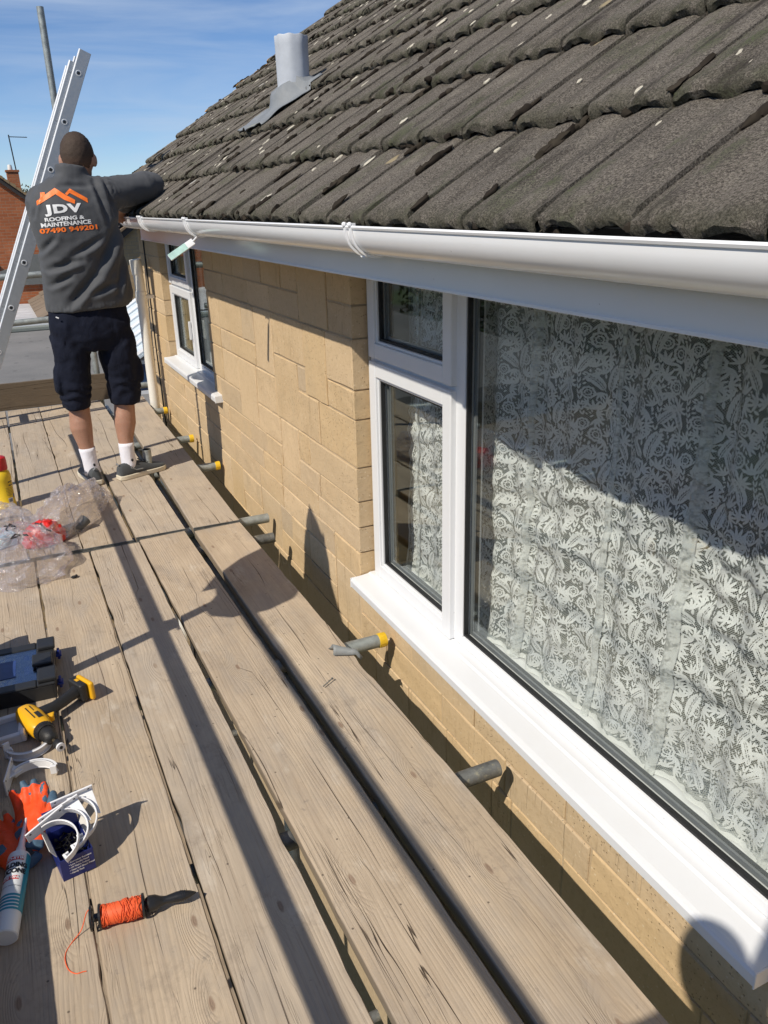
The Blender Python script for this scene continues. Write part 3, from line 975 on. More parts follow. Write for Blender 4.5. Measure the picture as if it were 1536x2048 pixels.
# ------------------------------------------------------------------ eaves: fascia, soffit, gutter
YF = 5.28
fas = MB().box(0.880, 0.898, -1.5, YF, 1.252, 1.392).box(0.8765, 0.8798, -1.5, YF, 1.252, 1.259).build('fascia', UPVC2, house, bevel=0.002)
bx('soffit', UPVC2, house, 0.8985, W + 0.008, -1.5, YF, 1.259, 1.266)
bx('wall_plate', plain('old_timber', (0.12, 0.085, 0.06), 0.9), house, W + 0.010, W + 0.16, YF, YE, 1.4205, 1.46)
gc = Vector((0.8175, 0, 1.380)); gr_ = 0.0575
prof = [(-0.0605, 0.001), (-0.0625, 0.005), (-0.0605, 0.0085), (-0.056, 0.0075), (-0.054, 0.003)]
for q in range(19):
    a = pi + pi * q / 18
    prof.append(((gr_ - 0.0030) * cos(a), (gr_ - 0.0030) * sin(a)))
prof += [(0.055, 0.006), (0.0575, 0.006)]
for q in range(18, -1, -1):
    a = pi + pi * q / 18
    prof.append((gr_ * cos(a), gr_ * sin(a)))
gut = MB().loft([[(gc.x + x, y, gc.z + z) for x, z in prof] for y in (-1.5, 0.5, 2.2, 3.8, YF - 0.02)]).build('gutter', UPVC2, house, smooth=38)
def bracket_mb(two=True):
    mb = MB()
    for dy in ((-0.019, 0.013) if two else (-0.006,)):
        pts = []
        for q in range(21):
            a = radians(168) + radians(196) * q / 20
            pts.append((a, q))
        ro, ri = gr_ + 0.0062, gr_ + 0.0007
        pr_ = [(ro * cos(a), ro * sin(a)) for a, _ in pts] + [(ri * cos(a), ri * sin(a)) for a, _ in reversed(pts)]
        y0, y1 = dy, dy + 0.0075
        n = len(pr_)
        r0 = [(x, y0, z) for x, z in pr_]; r1 = [(x, y1, z) for x, z in pr_]
        b = len(mb.v); mb.v += r0 + r1
        h = n // 2
        for i in range(h - 1):
            mb.f.append((b + i, b + i + 1, b + n - 2 - i, b + n - 1 - i))
            mb.f.append((b + n + i + 1, b + n + i, b + n + n - 1 - i, b + n + n - 2 - i))
        for i in range(n):
            k = (i + 1) % n
            mb.f.append((b + i, b + n + i, b + n + k, b + k))
        # clip over the front lip
        mb.box(-0.0668, -0.0505, y0 - 0.001, y1 + 0.001, 0.0085, 0.0145).sph((-0.063, (y0 + y1) / 2, 0.011), (0.006, 0.0065, 0.006), 8, 6)
    if two:
        mb.box(0.0415, 0.061, -0.024, 0.026, -0.062, -0.012)
        mb.box(-0.026, -0.018, -0.0115, 0.013, -0.0615, -0.0585)
    return mb
for i, (y, two) in enumerate([(4.50, True), (3.47, True), (1.785, True), (0.2, True)]):
    b = bracket_mb().build('bracket', UPVC2, gut, smooth=30, loc=(gc.x, y, gc.z - 0.0005))
# extra loose strap round the far bracket
bracket_mb(False).build('bracket', UPVC2, gut, smooth=30, loc=(gc.x, 4.565, gc.z - 0.0005))
# grey felt support trays showing between tile edge and gutter
TRAY = plain('grey_eaves_tray', (0.16, 0.17, 0.18), 0.5)
mb = MB().box(0.835, 0.878, -1.4, YF, 1.3935, 1.3955)
for q in range(60):
    y = 0.3 + q * 0.0852
    mb.add([(0.800, y - 0.012, 1.392), (0.800, y + 0.012, 1.392), (0.846, y + 0.016, 1.4105), (0.846, y - 0.016, 1.4105)], [(0, 1, 2, 3)])
mb.build('eaves_tray', TRAY, house)

# downpipe near the far corner
DPM = plain('cream_downpipe_plastic', (0.78, 0.755, 0.69), 0.35, var=0.08, scale=6)
pth = [(1.022, 6.45, GZ + 0.05), (1.022, 6.45, -0.4), (1.022, 6.45, 0.83), (1.022, 6.45, 0.90), (1.020, 6.45, 0.95), (1.016, 6.45, 1.00), (1.012, 6.45, 1.03), (1.010, 6.45, 1.06)]
dp = MB().tube(pth, [0.0365] * 3 + [0.037] * 3 + [0.038, 0.038], 20).build('downpipe', DPM, house, smooth=True)
MB().tube([(1.022, 6.45, 0.76), (1.022, 6.45, 0.845)], 0.042, 20).build('socket', DPM, dp, smooth=True, bevel=0.002)
MB().tube([(1.020, 6.45, 0.97), (1.010, 6.45, 1.075)], 0.043, 20).build('socket', DPM, dp, smooth=True, bevel=0.002)
MB().box(1.045, W - 0.004, 6.425, 6.475, 0.79, 0.815).tube([(1.022, 6.45, 0.79), (1.022, 6.45, 0.815)], 0.0435, 20).build('clip', DPM, dp, bevel=0.002)
MB().box(1.045, W - 0.004, 6.425, 6.475, -0.9, -0.875).tube([(1.022, 6.45, -0.9), (1.022, 6.45, -0.875)], 0.0435, 20).build('clip', DPM, dp, bevel=0.002)
# thin grey cable clipped down the wall beside it
MB().tube([(W - 0.004, 6.62, 1.2), (W - 0.005, 6.625, 0.4), (W - 0.004, 6.615, -0.6), (W - 0.004, 6.62, -3.0)], 0.006, 8).build('cable', BLACK, house, smooth=True)
# ================================================================== scaffold boards
def board(name, mat, x, y0, y1, w, slope, z, label, group, thick=0.038, bands=(), seed=0, vertical=False):
    """one scaffold board: worn arrises, slight bow, splintered edges, hoop-iron bands at its ends"""
    r = random.Random(seed)
    L_ = y1 - y0
    n = max(8, int(L_ / 0.035))
    prof = [(-0.5, -1), (-0.5, -0.12), (-0.488, 0), (-0.25, 0), (0, 0), (0.25, 0), (0.488, 0), (0.5, -0.12), (0.5, -1)]
    rings = []
    bow = r.uniform(-0.003, 0.003); tw = r.uniform(-0.004, 0.004)
    for i in range(n + 1):
        t = i / n; yy = -L_ / 2 + L_ * t
        e0 = 0.0013 * noise.noise(Vector((yy * 9, seed, 1))) + 0.0014 * noise.noise(Vector((yy * 31, seed, 1)))
        e1 = 0.0013 * noise.noise(Vector((yy * 9, seed, 7))) + 0.0014 * noise.noise(Vector((yy * 31, seed, 7)))
        chip0 = 0.006 * max(0, noise.noise(Vector((yy * 5, seed, 3))) - 0.25); chip1 = 0.006 * max(0, noise.noise(Vector((yy * 5, seed, 9))) - 0.25)
        ring = []
        for (u, q) in prof:
            ed = (-e0 + chip0 * 2) if u < -0.3 else ((e1 - chip1 * 2) if u > 0.3 else 0)
            zz = q * thick + bow * 4 * t * (1 - t) + tw * u * (2 * t - 1)
            if q > -0.5: zz -= 0.0015 * abs(u) + (chip0 if u < -0.4 else chip1 if u > 0.4 else 0)
            ring.append((u * w + ed, yy, zz))
        rings.append(ring)
    o = MB().loft(rings).build(name, mat, None, smooth=40)
    o.location = (x, (y0 + y1) / 2, z)
    o.rotation_euler = (0, 0, -slope)
    if vertical: o.rotation_euler = vertical
    tag(o, label, 'scaffold board', group)
    for e in bands:
        yy = L_ / 2 * e
        mb = MB()
        for zz in (0.0004,):
            mb.box(-w / 2 - 0.0015, w / 2 + 0.0015, yy - e * 0.0005, yy + e * 0.0015, -thick - 0.001, 0.0016)
            mb.box(-w / 2 - 0.0018, w / 2 + 0.0018, min(yy - e * 0.004, yy), max(yy - e * 0.004, yy), 0.0004, 0.0018)
        mb.build('end_band', GALVD, o)
    return o
GB = 'scaffold boards of the working platform'
YJ = 3.612
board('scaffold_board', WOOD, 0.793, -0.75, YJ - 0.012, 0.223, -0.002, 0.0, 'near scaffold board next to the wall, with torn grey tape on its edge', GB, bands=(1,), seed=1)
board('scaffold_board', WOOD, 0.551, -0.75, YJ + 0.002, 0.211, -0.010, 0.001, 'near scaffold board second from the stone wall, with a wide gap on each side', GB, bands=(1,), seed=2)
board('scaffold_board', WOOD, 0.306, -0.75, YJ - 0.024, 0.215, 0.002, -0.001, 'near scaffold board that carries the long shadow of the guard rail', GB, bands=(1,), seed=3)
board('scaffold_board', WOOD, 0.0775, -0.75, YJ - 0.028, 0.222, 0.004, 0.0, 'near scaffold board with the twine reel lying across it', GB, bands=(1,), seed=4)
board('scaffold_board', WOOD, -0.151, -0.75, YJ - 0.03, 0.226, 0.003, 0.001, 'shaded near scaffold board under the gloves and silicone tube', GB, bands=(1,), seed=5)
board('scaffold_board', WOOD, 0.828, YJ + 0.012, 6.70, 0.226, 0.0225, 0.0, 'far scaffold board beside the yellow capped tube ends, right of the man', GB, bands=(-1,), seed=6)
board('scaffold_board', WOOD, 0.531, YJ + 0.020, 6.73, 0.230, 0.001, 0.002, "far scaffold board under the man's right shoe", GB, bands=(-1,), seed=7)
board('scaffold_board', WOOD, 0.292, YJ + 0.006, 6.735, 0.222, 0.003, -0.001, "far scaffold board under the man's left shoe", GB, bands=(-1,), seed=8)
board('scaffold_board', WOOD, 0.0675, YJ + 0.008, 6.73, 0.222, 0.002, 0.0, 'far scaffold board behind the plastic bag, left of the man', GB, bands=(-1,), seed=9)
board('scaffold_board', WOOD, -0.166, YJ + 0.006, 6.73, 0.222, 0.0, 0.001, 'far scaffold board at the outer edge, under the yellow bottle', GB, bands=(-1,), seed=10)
for i, xx in enumerate((-0.16, 0.09, 0.34, 0.59)):
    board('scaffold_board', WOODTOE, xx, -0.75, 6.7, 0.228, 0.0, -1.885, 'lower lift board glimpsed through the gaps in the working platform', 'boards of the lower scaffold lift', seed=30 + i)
GT = 'toe boards standing on edge round the platform'
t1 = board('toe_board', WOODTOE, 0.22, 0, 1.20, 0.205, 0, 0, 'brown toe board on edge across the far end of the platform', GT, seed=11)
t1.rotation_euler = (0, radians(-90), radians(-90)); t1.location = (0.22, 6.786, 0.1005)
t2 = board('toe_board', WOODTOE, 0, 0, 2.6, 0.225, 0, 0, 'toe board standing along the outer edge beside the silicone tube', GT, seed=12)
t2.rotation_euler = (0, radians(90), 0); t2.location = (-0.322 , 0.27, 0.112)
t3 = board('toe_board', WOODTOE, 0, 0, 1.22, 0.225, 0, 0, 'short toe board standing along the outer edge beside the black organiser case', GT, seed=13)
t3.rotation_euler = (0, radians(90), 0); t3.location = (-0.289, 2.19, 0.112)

# ================================================================== scaffold tubes
sc = empty('scaffold', (-0.37, 2.4, GZ), label='galvanised tube scaffold carrying the boards, with yellow caps on its tube ends', cat='scaffold', world=True)
TR = 0.0242
def tube_ring(p0, p1, name, mat, cap=None, rough=False):
    d = (Vector(p1) - Vector(p0)).normalized()
    mb = MB().tube([p0, p1], TR, 24, caps=False)
    a = Vector(p1) - d * 0.03
    mb.tube([p1, a], TR - 0.0035, 24, caps=False)
    b = len(mb.v)
    # rim
    n = 24
    mb.f += [(n + j, n + (j + 1) % n, 2 * n + (j + 1) % n, 2 * n + j) for j in range(n)]
    t = mb.build(name, mat, sc, smooth=40)
    if cap:
        c = MB().tube([Vector(p1) - d * 0.026, Vector(p1) + d * 0.0035], TR + 0.0024, 28)
        for q in range(14):
            an = 2 * pi * q / 14
            off = Vector((0, cos(an), sin(an))) * (TR + 0.0022)
            c.tube([Vector(p1) - d * 0.022 + off, Vector(p1) - d * 0.004 + off], 0.0011, 5)
        c.build('end_cap', YELLOWCAP, t, smooth=40, bevel=0.001)
    else:
        MB().tube([Vector(p1) - d * 0.031, Vector(p1) - d * 0.03], TR - 0.0034, 20).build('bore', BLACK, t)
    return t
tz = -0.0635
for (y, xe, cap, mat) in [(1.565, 1.060, False, GALVD), (2.36, 1.083, True, GALV), (3.485, 1.026, False, GALVD), (3.745, 1.083, False, GALV), (4.75, 1.090, True, GALV), (5.45, 1.088, True, GALV), (6.375, 1.094, True, GALV), (0.25, 1.06, False, GALV)]:
    tube_ring((-0.55, y + 0.004, tz), (xe, y, tz), 'transom', mat, cap)
tube_ring((-0.6, 6.93, 0.02), (1.25, 6.93, 0.045), 'transom', GALV)
def pole(p0, p1, name, mat=GALV):
    return tube_ring(p0, p1, name, mat)
pole((0.672, 6.85, GZ), (0.655, 6.85, 2.745), 'standard')
pole((-0.37, 4.67, GZ), (-0.37, 4.67, 2.75), 'standard')
pole((-0.37, 2.385, GZ), (-0.37, 2.385, 1.74), 'standard')
pole((-0.37, 0.05, GZ), (-0.37, 0.05, 2.0), 'standard')
pole((-0.40, 6.85, GZ), (-0.40, 6.85, 2.2), 'standard')
pole((0.652, 4.625, GZ), (0.652, 4.625, 0.138), 'standard')
pole((0.657, 2.30, GZ), (0.657, 2.30, -0.06), 'standard')
pole((0.66, 0.05, GZ), (0.66, 0.05, -0.06), 'standard')
pole((-0.418, -1.2, 0.845), (-0.418, 5.42, 0.845), 'guard_rail')
pole((-0.418, -1.2, 1.215), (-0.418, 2.53, 1.215), 'guard_rail')
pole((-0.62, 6.90, 0.958), (1.0, 6.90, 0.985), 'guard_rail')
pole((-0.62, 6.90, 0.605), (0.80, 6.90, 0.652), 'guard_rail')
pole((-0.32, -1.2, -0.112), (-0.32, 6.95, -0.112), 'ledger')
pole((0.70, -1.2, -0.112), (0.70, 6.95, -0.112), 'ledger')
pole((-0.32, -1.2, -2.0), (-0.32, 6.95, -2.0), 'ledger', GALVD)
pole((0.70, -1.2, -2.0), (0.70, 6.95, -2.0), 'ledger', GALVD)
for y in (0.1, 2.35, 4.65, 6.8):
    pole((-0.5, y, -1.95), (1.0, y, -1.95), 'transom', GALVD)
cm = MB()
cm.box(-0.034, 0.034, -0.034, 0.034, -0.026, 0.026).box(0.02, 0.06, -0.012, 0.012, -0.012, 0.012)
cm.tube([(0.045, -0.05, 0.0), (0.045, 0.05, 0.0)], 0.006, 8).tube([(-0.01, 0.03, 0.0), (-0.01, 0.075, 0.012)], 0.007, 8)
cme = cm.mesh('coupler'); cme.materials.append(GALVD)
for p, rz in [((-0.395, 2.385, 0.845), 0), ((-0.395, 2.385, 1.215), 0.2), ((-0.395, 4.67, 0.845), 0), ((-0.395, 0.05, 0.845), 0), ((0.665, 6.875, 0.975), 1.5), ((0.668, 6.875, 0.645), 1.5), ((-0.4, 6.875, 0.96), 1.5), ((0.655, 4.64, -0.112), 0.3)]:
    c = bpy.data.objects.new('coupler', cme); COL.objects.link(c)
    c.location = p; c.rotation_euler = (0, 0, rz)
    b = c.modifiers.new('b', 'BEVEL'); b.width = 0.006; b.segments = 2
    par(c, sc)
    c.matrix_parent_inverse = WM[sc.name].inverted()

# work coat hanging on the middle outer standard: only its shadow falls into the picture
out = [(2.560, 1.80), (2.60, 1.72), (2.655, 1.56), (2.690, 1.42), (2.675, 1.26), (2.625, 1.12), (2.53, 1.005), (2.505, 1.07), (2.45, 1.055), (2.39, 0.975), (2.32, 0.985), (2.24, 1.06), (2.185, 1.20), (2.18, 1.32), (2.255, 1.41), (2.33, 1.50), (2.34, 1.60), (2.385, 1.68), (2.47, 1.755)]
rings = []
for x, sc_ in [(-0.36, 0.9), (-0.345, 1.0), (-0.325, 1.0), (-0.305, 0.92)]:
    cy, cz = 2.44, 1.40
    rings.append([(x, cy + (y - cy) * sc_, cz + (z - cz) * sc_) for y, z in out])
coat = MB().loft(rings).build('work_coat', m_cloth('navy_coat_cloth', (0.012, 0.014, 0.022)), None, smooth=50)
tag(coat, 'navy work coat hanging from the outer scaffold pole, casting the pointed shadow on the wall', 'coat')

# ================================================================== ladder
LD = Vector((0.4142, 0, 0.9102)); LN = Vector((-0.9102, 0, 0.4142)); LT = Vector((0.814, 6.13, 2.379))
lad = empty('ladder', LT - LD * 2.61, label='aluminium extension ladder leaning behind the man', cat='ladder', world=True)
def lp(s, n, y): return LT - LD * s + LN * n + Vector((0, y, 0))
def stile(y0, y1, n0, n1, s0, name):
    mb = MB()
    vs = [lp(s, n, y) for s in (s0, 2.612) for n in (n0, n1) for y in (y0, y1)]
    mb.add(vs, [(0, 1, 3, 2), (4, 6, 7, 5), (0, 4, 5, 1), (2, 3, 7, 6), (0, 2, 6, 4), (1, 5, 7, 3)])
    o = mb.build(name, ALU, lad, bevel=0.002)
    # rolled bright edge along the upper side
    MB().tube([lp(s0, n1 - 0.002, (y0 + y1) / 2 - 0.004), lp(2.60, n1 - 0.002, (y0 + y1) / 2 - 0.004)], (0.008, 0.0085), 8).build('edge_bead', ALUB, o, smooth=True)
    return o
for (ya, yb) in ((0.0, 0.030), (0.30, 0.33)):
    stile(ya, yb, -0.044, 0.027, 0.0, 'stile')
for (ya, yb) in ((0.034, 0.058), (0.27, 0.294)):
    stile(ya, yb, 0.032, 0.062, 0.085, 'stile')
rg = None
for i in range(8):
    s = 0.141 + 0.3135 * i
    mb = MB()
    c0, c1 = lp(s, -0.004, -0.002), lp(s, -0.004, 0.328)
    mb.tube([c0, c1], 0.0135, 12)
    r = mb.build('rung', ALU, lad, smooth=True)
    mb = MB()
    n = 16
    for (ra, rb) in ((0.0185, 0.0135),):
        rings = [[lp(s, -0.004, yy) + LD * rr * cos(2 * pi * q / n) + LN * rr * sin(2 * pi * q / n) for q in range(n)] for rr, yy in ((0.0185, 0.0005), (0.0175, -0.0035), (0.0140, -0.0040), (0.0130, -0.0005))]
        mb.loft(rings, caps=False)
    mb.build('ferrule', ALUB, r, smooth=True)
    MB().box(-0.0085, 0.0085, -0.0032, -0.0022, -0.0085, 0.0085, Matrix.Translation(lp(s, -0.004, 0)) @ Matrix((LN, Vector((0, 1, 0)), LD)).transposed().to_4x4()).build('rung_bore', BLACK, r)
for i in range(8):
    s = 0.141 + 0.3135 * i
    MB().tube([lp(s, 0.047, 0.03), lp(s, 0.047, 0.30)], 0.0125, 10).build('rung', ALU, lad, smooth=True)
# ================================================================== things lying on the boards
def thing(name, label, cat, loc, rz=0.0, group=None, rot=None):
    return empty(name, loc, rot or (0, 0, rz), label, cat, group)
WHITEP = plain('white_plastic', (0.80, 0.80, 0.82), 0.3, var=0.05)
PRINTK = plain('black_print', (0.012, 0.012, 0.014), 0.6)
PRINTR = plain('red_print', (0.62, 0.035, 0.035), 0.5)
PRINTW = plain('white_print', (0.82, 0.82, 0.82), 0.5)
PRINTO = plain('orange_print', (1.0, 0.20, 0.022), 0.5, var=0.05)
TEAL = plain('teal_print', (0.022, 0.26, 0.36), 0.4, var=0.05)
ORANGE = m_cloth('orange_latex', (0.82, 0.085, 0.018), 0.55, weave=500, sheen=0.0, wr=60, wd=0.004, ws=0.6)
BLUEG = m_cloth('blue_grey_latex', (0.075, 0.135, 0.20), 0.6, weave=500, sheen=0.0)

def wrap_text(txt, size, R, y, th0, mat, name, parent, sx=1.0, bold=0.0, lift=0.0006, spacing=1.0):
    """lettering laid round a cylinder whose axis is local Y, top of the letters towards +Y"""
    me = text_mesh(txt, size, sx, bold, spacing=spacing)
    bm = bmesh.new(); bm.from_mesh(me)
    bmesh.ops.triangulate(bm, faces=bm.faces)
    for v in bm.verts:
        th = th0 + v.co.x / R
        v.co = Vector(((R + lift) * sin(th), y + v.co.y, (R + lift) * cos(th)))
    bm.to_mesh(me); bm.free()
    return obj(name, me, mat, parent)

# silicone tube
R_ = 0.0245
st = thing('silicone_tube', 'white and teal tube of building silicone with a pointed nozzle, beside the orange gloves', 'sealant tube', (-0.2065, 1.480, R_ + 0.001), 0.0, rot=(radians(6), 0, radians(-11)))
prof = [(0.0, 0.0), (0.0, R_ - 0.002), (0.002, R_), (0.205, R_), (0.209, R_ - 0.001), (0.212, R_ - 0.006), (0.216, 0.012), (0.226, 0.0095)]
TUBEW = plain('tube_white', (0.76, 0.78, 0.79), 0.35, var=0.04)
MB().loft([[(r * cos(2 * pi * q / 36), y, r * sin(2 * pi * q / 36)) for q in range(36)] for y, r in prof[1:]]).build('barrel', TUBEW, st, smooth=True)
MB().tube([(0, 0.222, 0), (0, 0.232, 0), (0, 0.238, 0), (0, 0.325, 0)], [0.0105, 0.0105, 0.008, 0.0032], 18).build('nozzle', plain('nozzle_plastic', (0.70, 0.70, 0.72), 0.35, var=0.04), st, smooth=True)
def band(th0, th1, y0, y1, mat, name, lift):
    n = 14; mb = MB(); g = []
    for i in range(n + 1):
        t = th0 + (th1 - th0) * i / n
        g.append([((R_ + lift) * sin(t), y, (R_ + lift) * cos(t)) for y in (y0, y1)])
    return mb.loft(g, caps=False, closed=False).build(name, mat, st, smooth=True)
band(radians(52), radians(150), 0.055, 0.203, TEAL, 'teal_panel', 0.0003)
for i in range(5):
    band(radians(-95), radians(110), 0.052 + i * 0.0085, 0.0575 + i * 0.0085, TEAL, 'teal_stripe', 0.0005)
band(radians(-75), radians(40), 0.181, 0.192, PRINTR, 'red_banner', 0.0004)
wrap_text('EVO-STIK', 0.0105, R_, 0.1865, radians(-15), PRINTW, 'lettering', st, 1.15, 0.0004, 0.0009)
wrap_text('BUILDING', 0.0165, R_, 0.167, radians(-14), PRINTK, 'lettering', st, 0.92, 0.0010, 0.0007)
wrap_text('SILICONE', 0.0165, R_, 0.151, radians(-14), PRINTK, 'lettering', st, 0.92, 0.0010, 0.0007)
band(radians(-66), radians(30), 0.128, 0.138, PRINTR, 'red_banner', 0.0004)
wrap_text('TRADE ONLY', 0.0085, R_, 0.133, radians(-18), PRINTW, 'lettering', st, 1.1, 0.0003, 0.0009)
wrap_text('low modulus neutral cure', 0.0055, R_, 0.112, radians(-20), PRINTK, 'lettering', st, 1.0, 0.0, 0.0007)

# twine reel on its spike handle
tw = thing('twine_reel', 'orange string line wound on a black reel with a spike handle', 'string line', (0.0205, 1.446, 0.0225), radians(-8.0))
BLKP = plain('black_plastic', (0.016, 0.016, 0.017), 0.32, var=0.2)
mb = MB()
mb.tube([(0.052, 0, 0), (0.060, 0, 0), (0.074, 0, 0), (0.086, 0, 0), (0.096, 0, 0), (0.118, 0, 0), (0.130, 0, 0), (0.148, 0, 0), (0.160, 0, 0)], [0.013, 0.018, 0.0165, 0.010, 0.0085, 0.0115, 0.0115, 0.007, 0.0015], 18)
mb.tube([(-0.055, 0, 0), (0.055, 0, 0)], 0.0085, 12)
for x in (0.127, 0.1315, 0.136):
    mb.tube([(x - 0.001, 0, 0), (x + 0.001, 0, 0)], 0.0122 - (x - 0.127) * 0.15, 18)
mb.build('spike_handle', BLKP, tw, smooth=35)
def flange(x, name):
    n = 24; mb = MB()
    for (xa, xb) in ((x - 0.0025, x + 0.0025),):
        pr_ = [(xa, 0.0255), (xb, 0.0255), (xb, 0.0205), (xa, 0.0205)]
        mb.loft([[(px, r * cos(2 * pi * q / n), r * sin(2 * pi * q / n)) for q in range(n)] for px, r in pr_ + pr_[:1]], caps=False)
        for a in (0.4, 0.4 + 2 * pi / 3, 0.4 + 4 * pi / 3):
            m = Matrix.Rotation(a, 4, 'X')
            mb.box(xa, xb, -0.0035, 0.0035, 0.0, 0.0215, m)
    return mb.build(name, BLKP, tw, bevel=0.0008)
flange(-0.060, 'flange'); flange(0.048, 'flange'); flange(-0.042, 'flange')
TWINE = plain('orange_twine', (0.86, 0.125, 0.035), 0.6, var=0.25, scale=200)
MB().tube([(-0.040, 0, 0), (-0.034, 0, 0), (-0.015, 0, 0), (0.015, 0, 0), (0.035, 0, 0), (0.045, 0, 0)], [0.017, 0.0205, 0.0218, 0.0212, 0.0222, 0.018], 20).build('twine_core', TWINE, tw, smooth=True)
tr2 = random.Random(4)
mb = MB()
for w_ in range(26):
    pts = []; x = tr2.uniform(-0.038, 0.04); dx = tr2.choice([-1, 1]) * tr2.uniform(0.003, 0.012); a0 = tr2.uniform(0, 6.28)
    for q in range(26):
        a = a0 + 2 * pi * q / 25
        x += dx / 4
        if x < -0.040 or x > 0.044: dx = -dx
        rr = 0.0222 + 0.0012 * sin(x * 90) + tr2.uniform(0, 0.0006)
        pts.append((x, rr * cos(a), rr * sin(a)))
    mb.tube(pts, 0.00085, 5)
mb.build('twine_winding', TWINE, tw, smooth=True)
tail = [(-0.062, 0.0, 0.0255), (-0.068, -0.004, 0.02), (-0.082, -0.012, -0.012), (-0.101, -0.030, -0.0205), (-0.112, -0.052, -0.0205), (-0.112, -0.075, -0.0195), (-0.104, -0.098, -0.0205), (-0.090, -0.111, -0.0205), (-0.077, -0.112, -0.0195), (-0.069, -0.112, -0.0205)]
cr = []
for i in range(len(tail) - 1):
    p0, p1, p2, p3 = [Vector(tail[max(0, min(len(tail) - 1, i + d))]) for d in (-1, 0, 1, 2)]
    for q in range(5):
        t = q / 5
        cr.append(0.5 * ((2 * p1) + (p2 - p0) * t + (2 * p0 - 5 * p1 + 4 * p2 - p3) * t * t + (3 * p1 - p0 - 3 * p2 + p3) * t ** 3))
MB().tube(cr, 0.0011, 6).build('twine_tail', TWINE, tw, smooth=True)

# small blue carton with screws
BLUEC = plain('blue_carton', (0.012, 0.022, 0.15), 0.45, var=0.12, scale=12)
CARDW = plain('carton_inside', (0.62, 0.60, 0.57), 0.8)
bxx = thing('screw_box', 'open blue carton of black screws with white clips behind it', 'carton', (-0.0575, 1.672, 0.0), radians(10.5))
mb = MB(); t = 0.0016
hx, hy, hz = 0.037, 0.055, 0.060
mb.box(-hx, hx, -hy, hy, 0.001, 0.003)
mb.box(-hx, hx, -hy, -hy + t, 0.003, hz).box(-hx, hx, hy - t, hy, 0.003, hz)
mb.box(-hx, -hx + t, -hy + t, hy - t, 0.003, hz).box(hx - t, hx, -hy + t, hy - t, 0.003, hz)
mb.build('carton', BLUEC, bxx)
mf = Matrix.Translation((-hx, 0.01, hz)) @ Matrix.Rotation(radians(-28), 4, 'Y')
MB().box(-t, 0, -hy + 0.01, hy - 0.012, 0, 0.026, mf).build('flap', CARDW, bxx)
mf = Matrix.Translation((hx, 0.02, hz)) @ Matrix.Rotation(radians(26), 4, 'Y')
MB().box(0, t, -hy + 0.02, hy - 0.012, 0, 0.030, mf).build('flap', CARDW, bxx)
mf = Matrix.Translation((0, hy, hz)) @ Matrix.Rotation(radians(-20), 4, 'X')
MB().box(-hx, hx, 0, t, 0, 0.05, mf).build('flap', BLUEC, bxx)
for i, s_ in enumerate(['\u2022 Corrosion Resistant', '\u2022 Low Profile Head', '\u2022 UV Stable Colour', '\u2022 Heat and Shock Proof', '\u2022 Handy Pack']):
    me = text_mesh(s_, 0.0062, 0.95, 0.00018, 'LEFT')
    o = obj('lettering', me, PRINTW, bxx)
    o.location = (-0.020, -hy - 0.0006, 0.047 - i * 0.0078); o.rotation_euler = (radians(90), 0, 0)
sb = random.Random(8)
mb = MB()
for i in range(46):
    c = Vector((sb.uniform(-hx + 0.008, hx - 0.008), sb.uniform(-hy + 0.01, hy - 0.01), sb.uniform(0.030, 0.050)))
    d = Vector((sb.uniform(-1, 1), sb.uniform(-1, 1), sb.uniform(-0.3, 0.3))).normalized() * 0.011
    mb.tube([c - d, c - d * 0.8, c - d * 0.78, c + d], [0.0042, 0.0042, 0.0019, 0.0012], 7)
scr = mb.build('black_screws', plain('black_screw_metal', (0.02, 0.02, 0.022), 0.35, 0.6), None, smooth=30)
scr.location = bxx.location; scr.rotation_euler = bxx.rotation_euler
tag(scr, 'pile of black screws inside the open blue carton', 'screws', kind='stuff')

# white gutter clips
def clip_parts(root, a0=170, a1=372, r=0.057, h=0.024, plate=True, flip=1):
    pts = [radians(a0 + (a1 - a0) * q / 26) for q in range(27)]
    mb = MB()
    ro, ri = r, r - 0.0032
    def ringz(z0, z1, ro, ri):
        rr = []
        for a in pts:
            rr.append([(ri * cos(a), ri * sin(a), z0), (ro * cos(a), ro * sin(a), z0), (ro * cos(a), ro * sin(a), z1), (ri * cos(a), ri * sin(a), z1)])
        mb.loft(rr)
    ringz(0, h, ro, ri)
    ringz(0, 0.003, ro + 0.0065, ri - 0.001)
    ringz(h - 0.003, h, ro + 0.0065, ri - 0.001)
    e = Vector((ri * cos(pts[0]), ri * sin(pts[0]), 0))
    mb.box(e.x - 0.006, e.x + 0.010, e.y - 0.002, e.y + 0.006, 0, h)
    mb.box(e.x + 0.006, e.x + 0.010, e.y - 0.010, e.y + 0.0, 0.002, h - 0.002)
    mb.build('clip_arm', WHITEP, root, bevel=0.0008)
    if plate:
        x = r + 0.001
        mb = MB()
        mb.prism([(x, 0.030), (x + 0.004, 0.030), (x + 0.004, -0.075), (x, -0.075)], -0.012, h + 0.012)
        mb.prism([(x, -0.070), (x, -0.012), (x - 0.030, -0.040)], h / 2 - 0.0018, h / 2 + 0.0018)
        p = mb.build('back_plate', WHITEP, root, bevel=0.0012)
        hm = MB()
        for yy in (0.018, -0.064):
            for zz in (-0.004, h + 0.004):
                hm.tube([(x - 0.0008, yy, zz), (x + 0.0002, yy, zz)], 0.0028, 10)
        hm.build('screw_holes', BLACK, p)
GCL = 'white gutter clips lying on the boards'
c1 = thing('gutter_clip', 'white gutter clip whose curved arm crosses the chuck of the drill', 'gutter clip', (-0.128, 2.178, 0.004), radians(20), GCL)
clip_parts(c1, 178, 372, plate=False)
MB().box(-0.066, -0.048, 0.0, 0.006, -0.003, 0.045).build('hook_plate', WHITEP, c1, bevel=0.001)
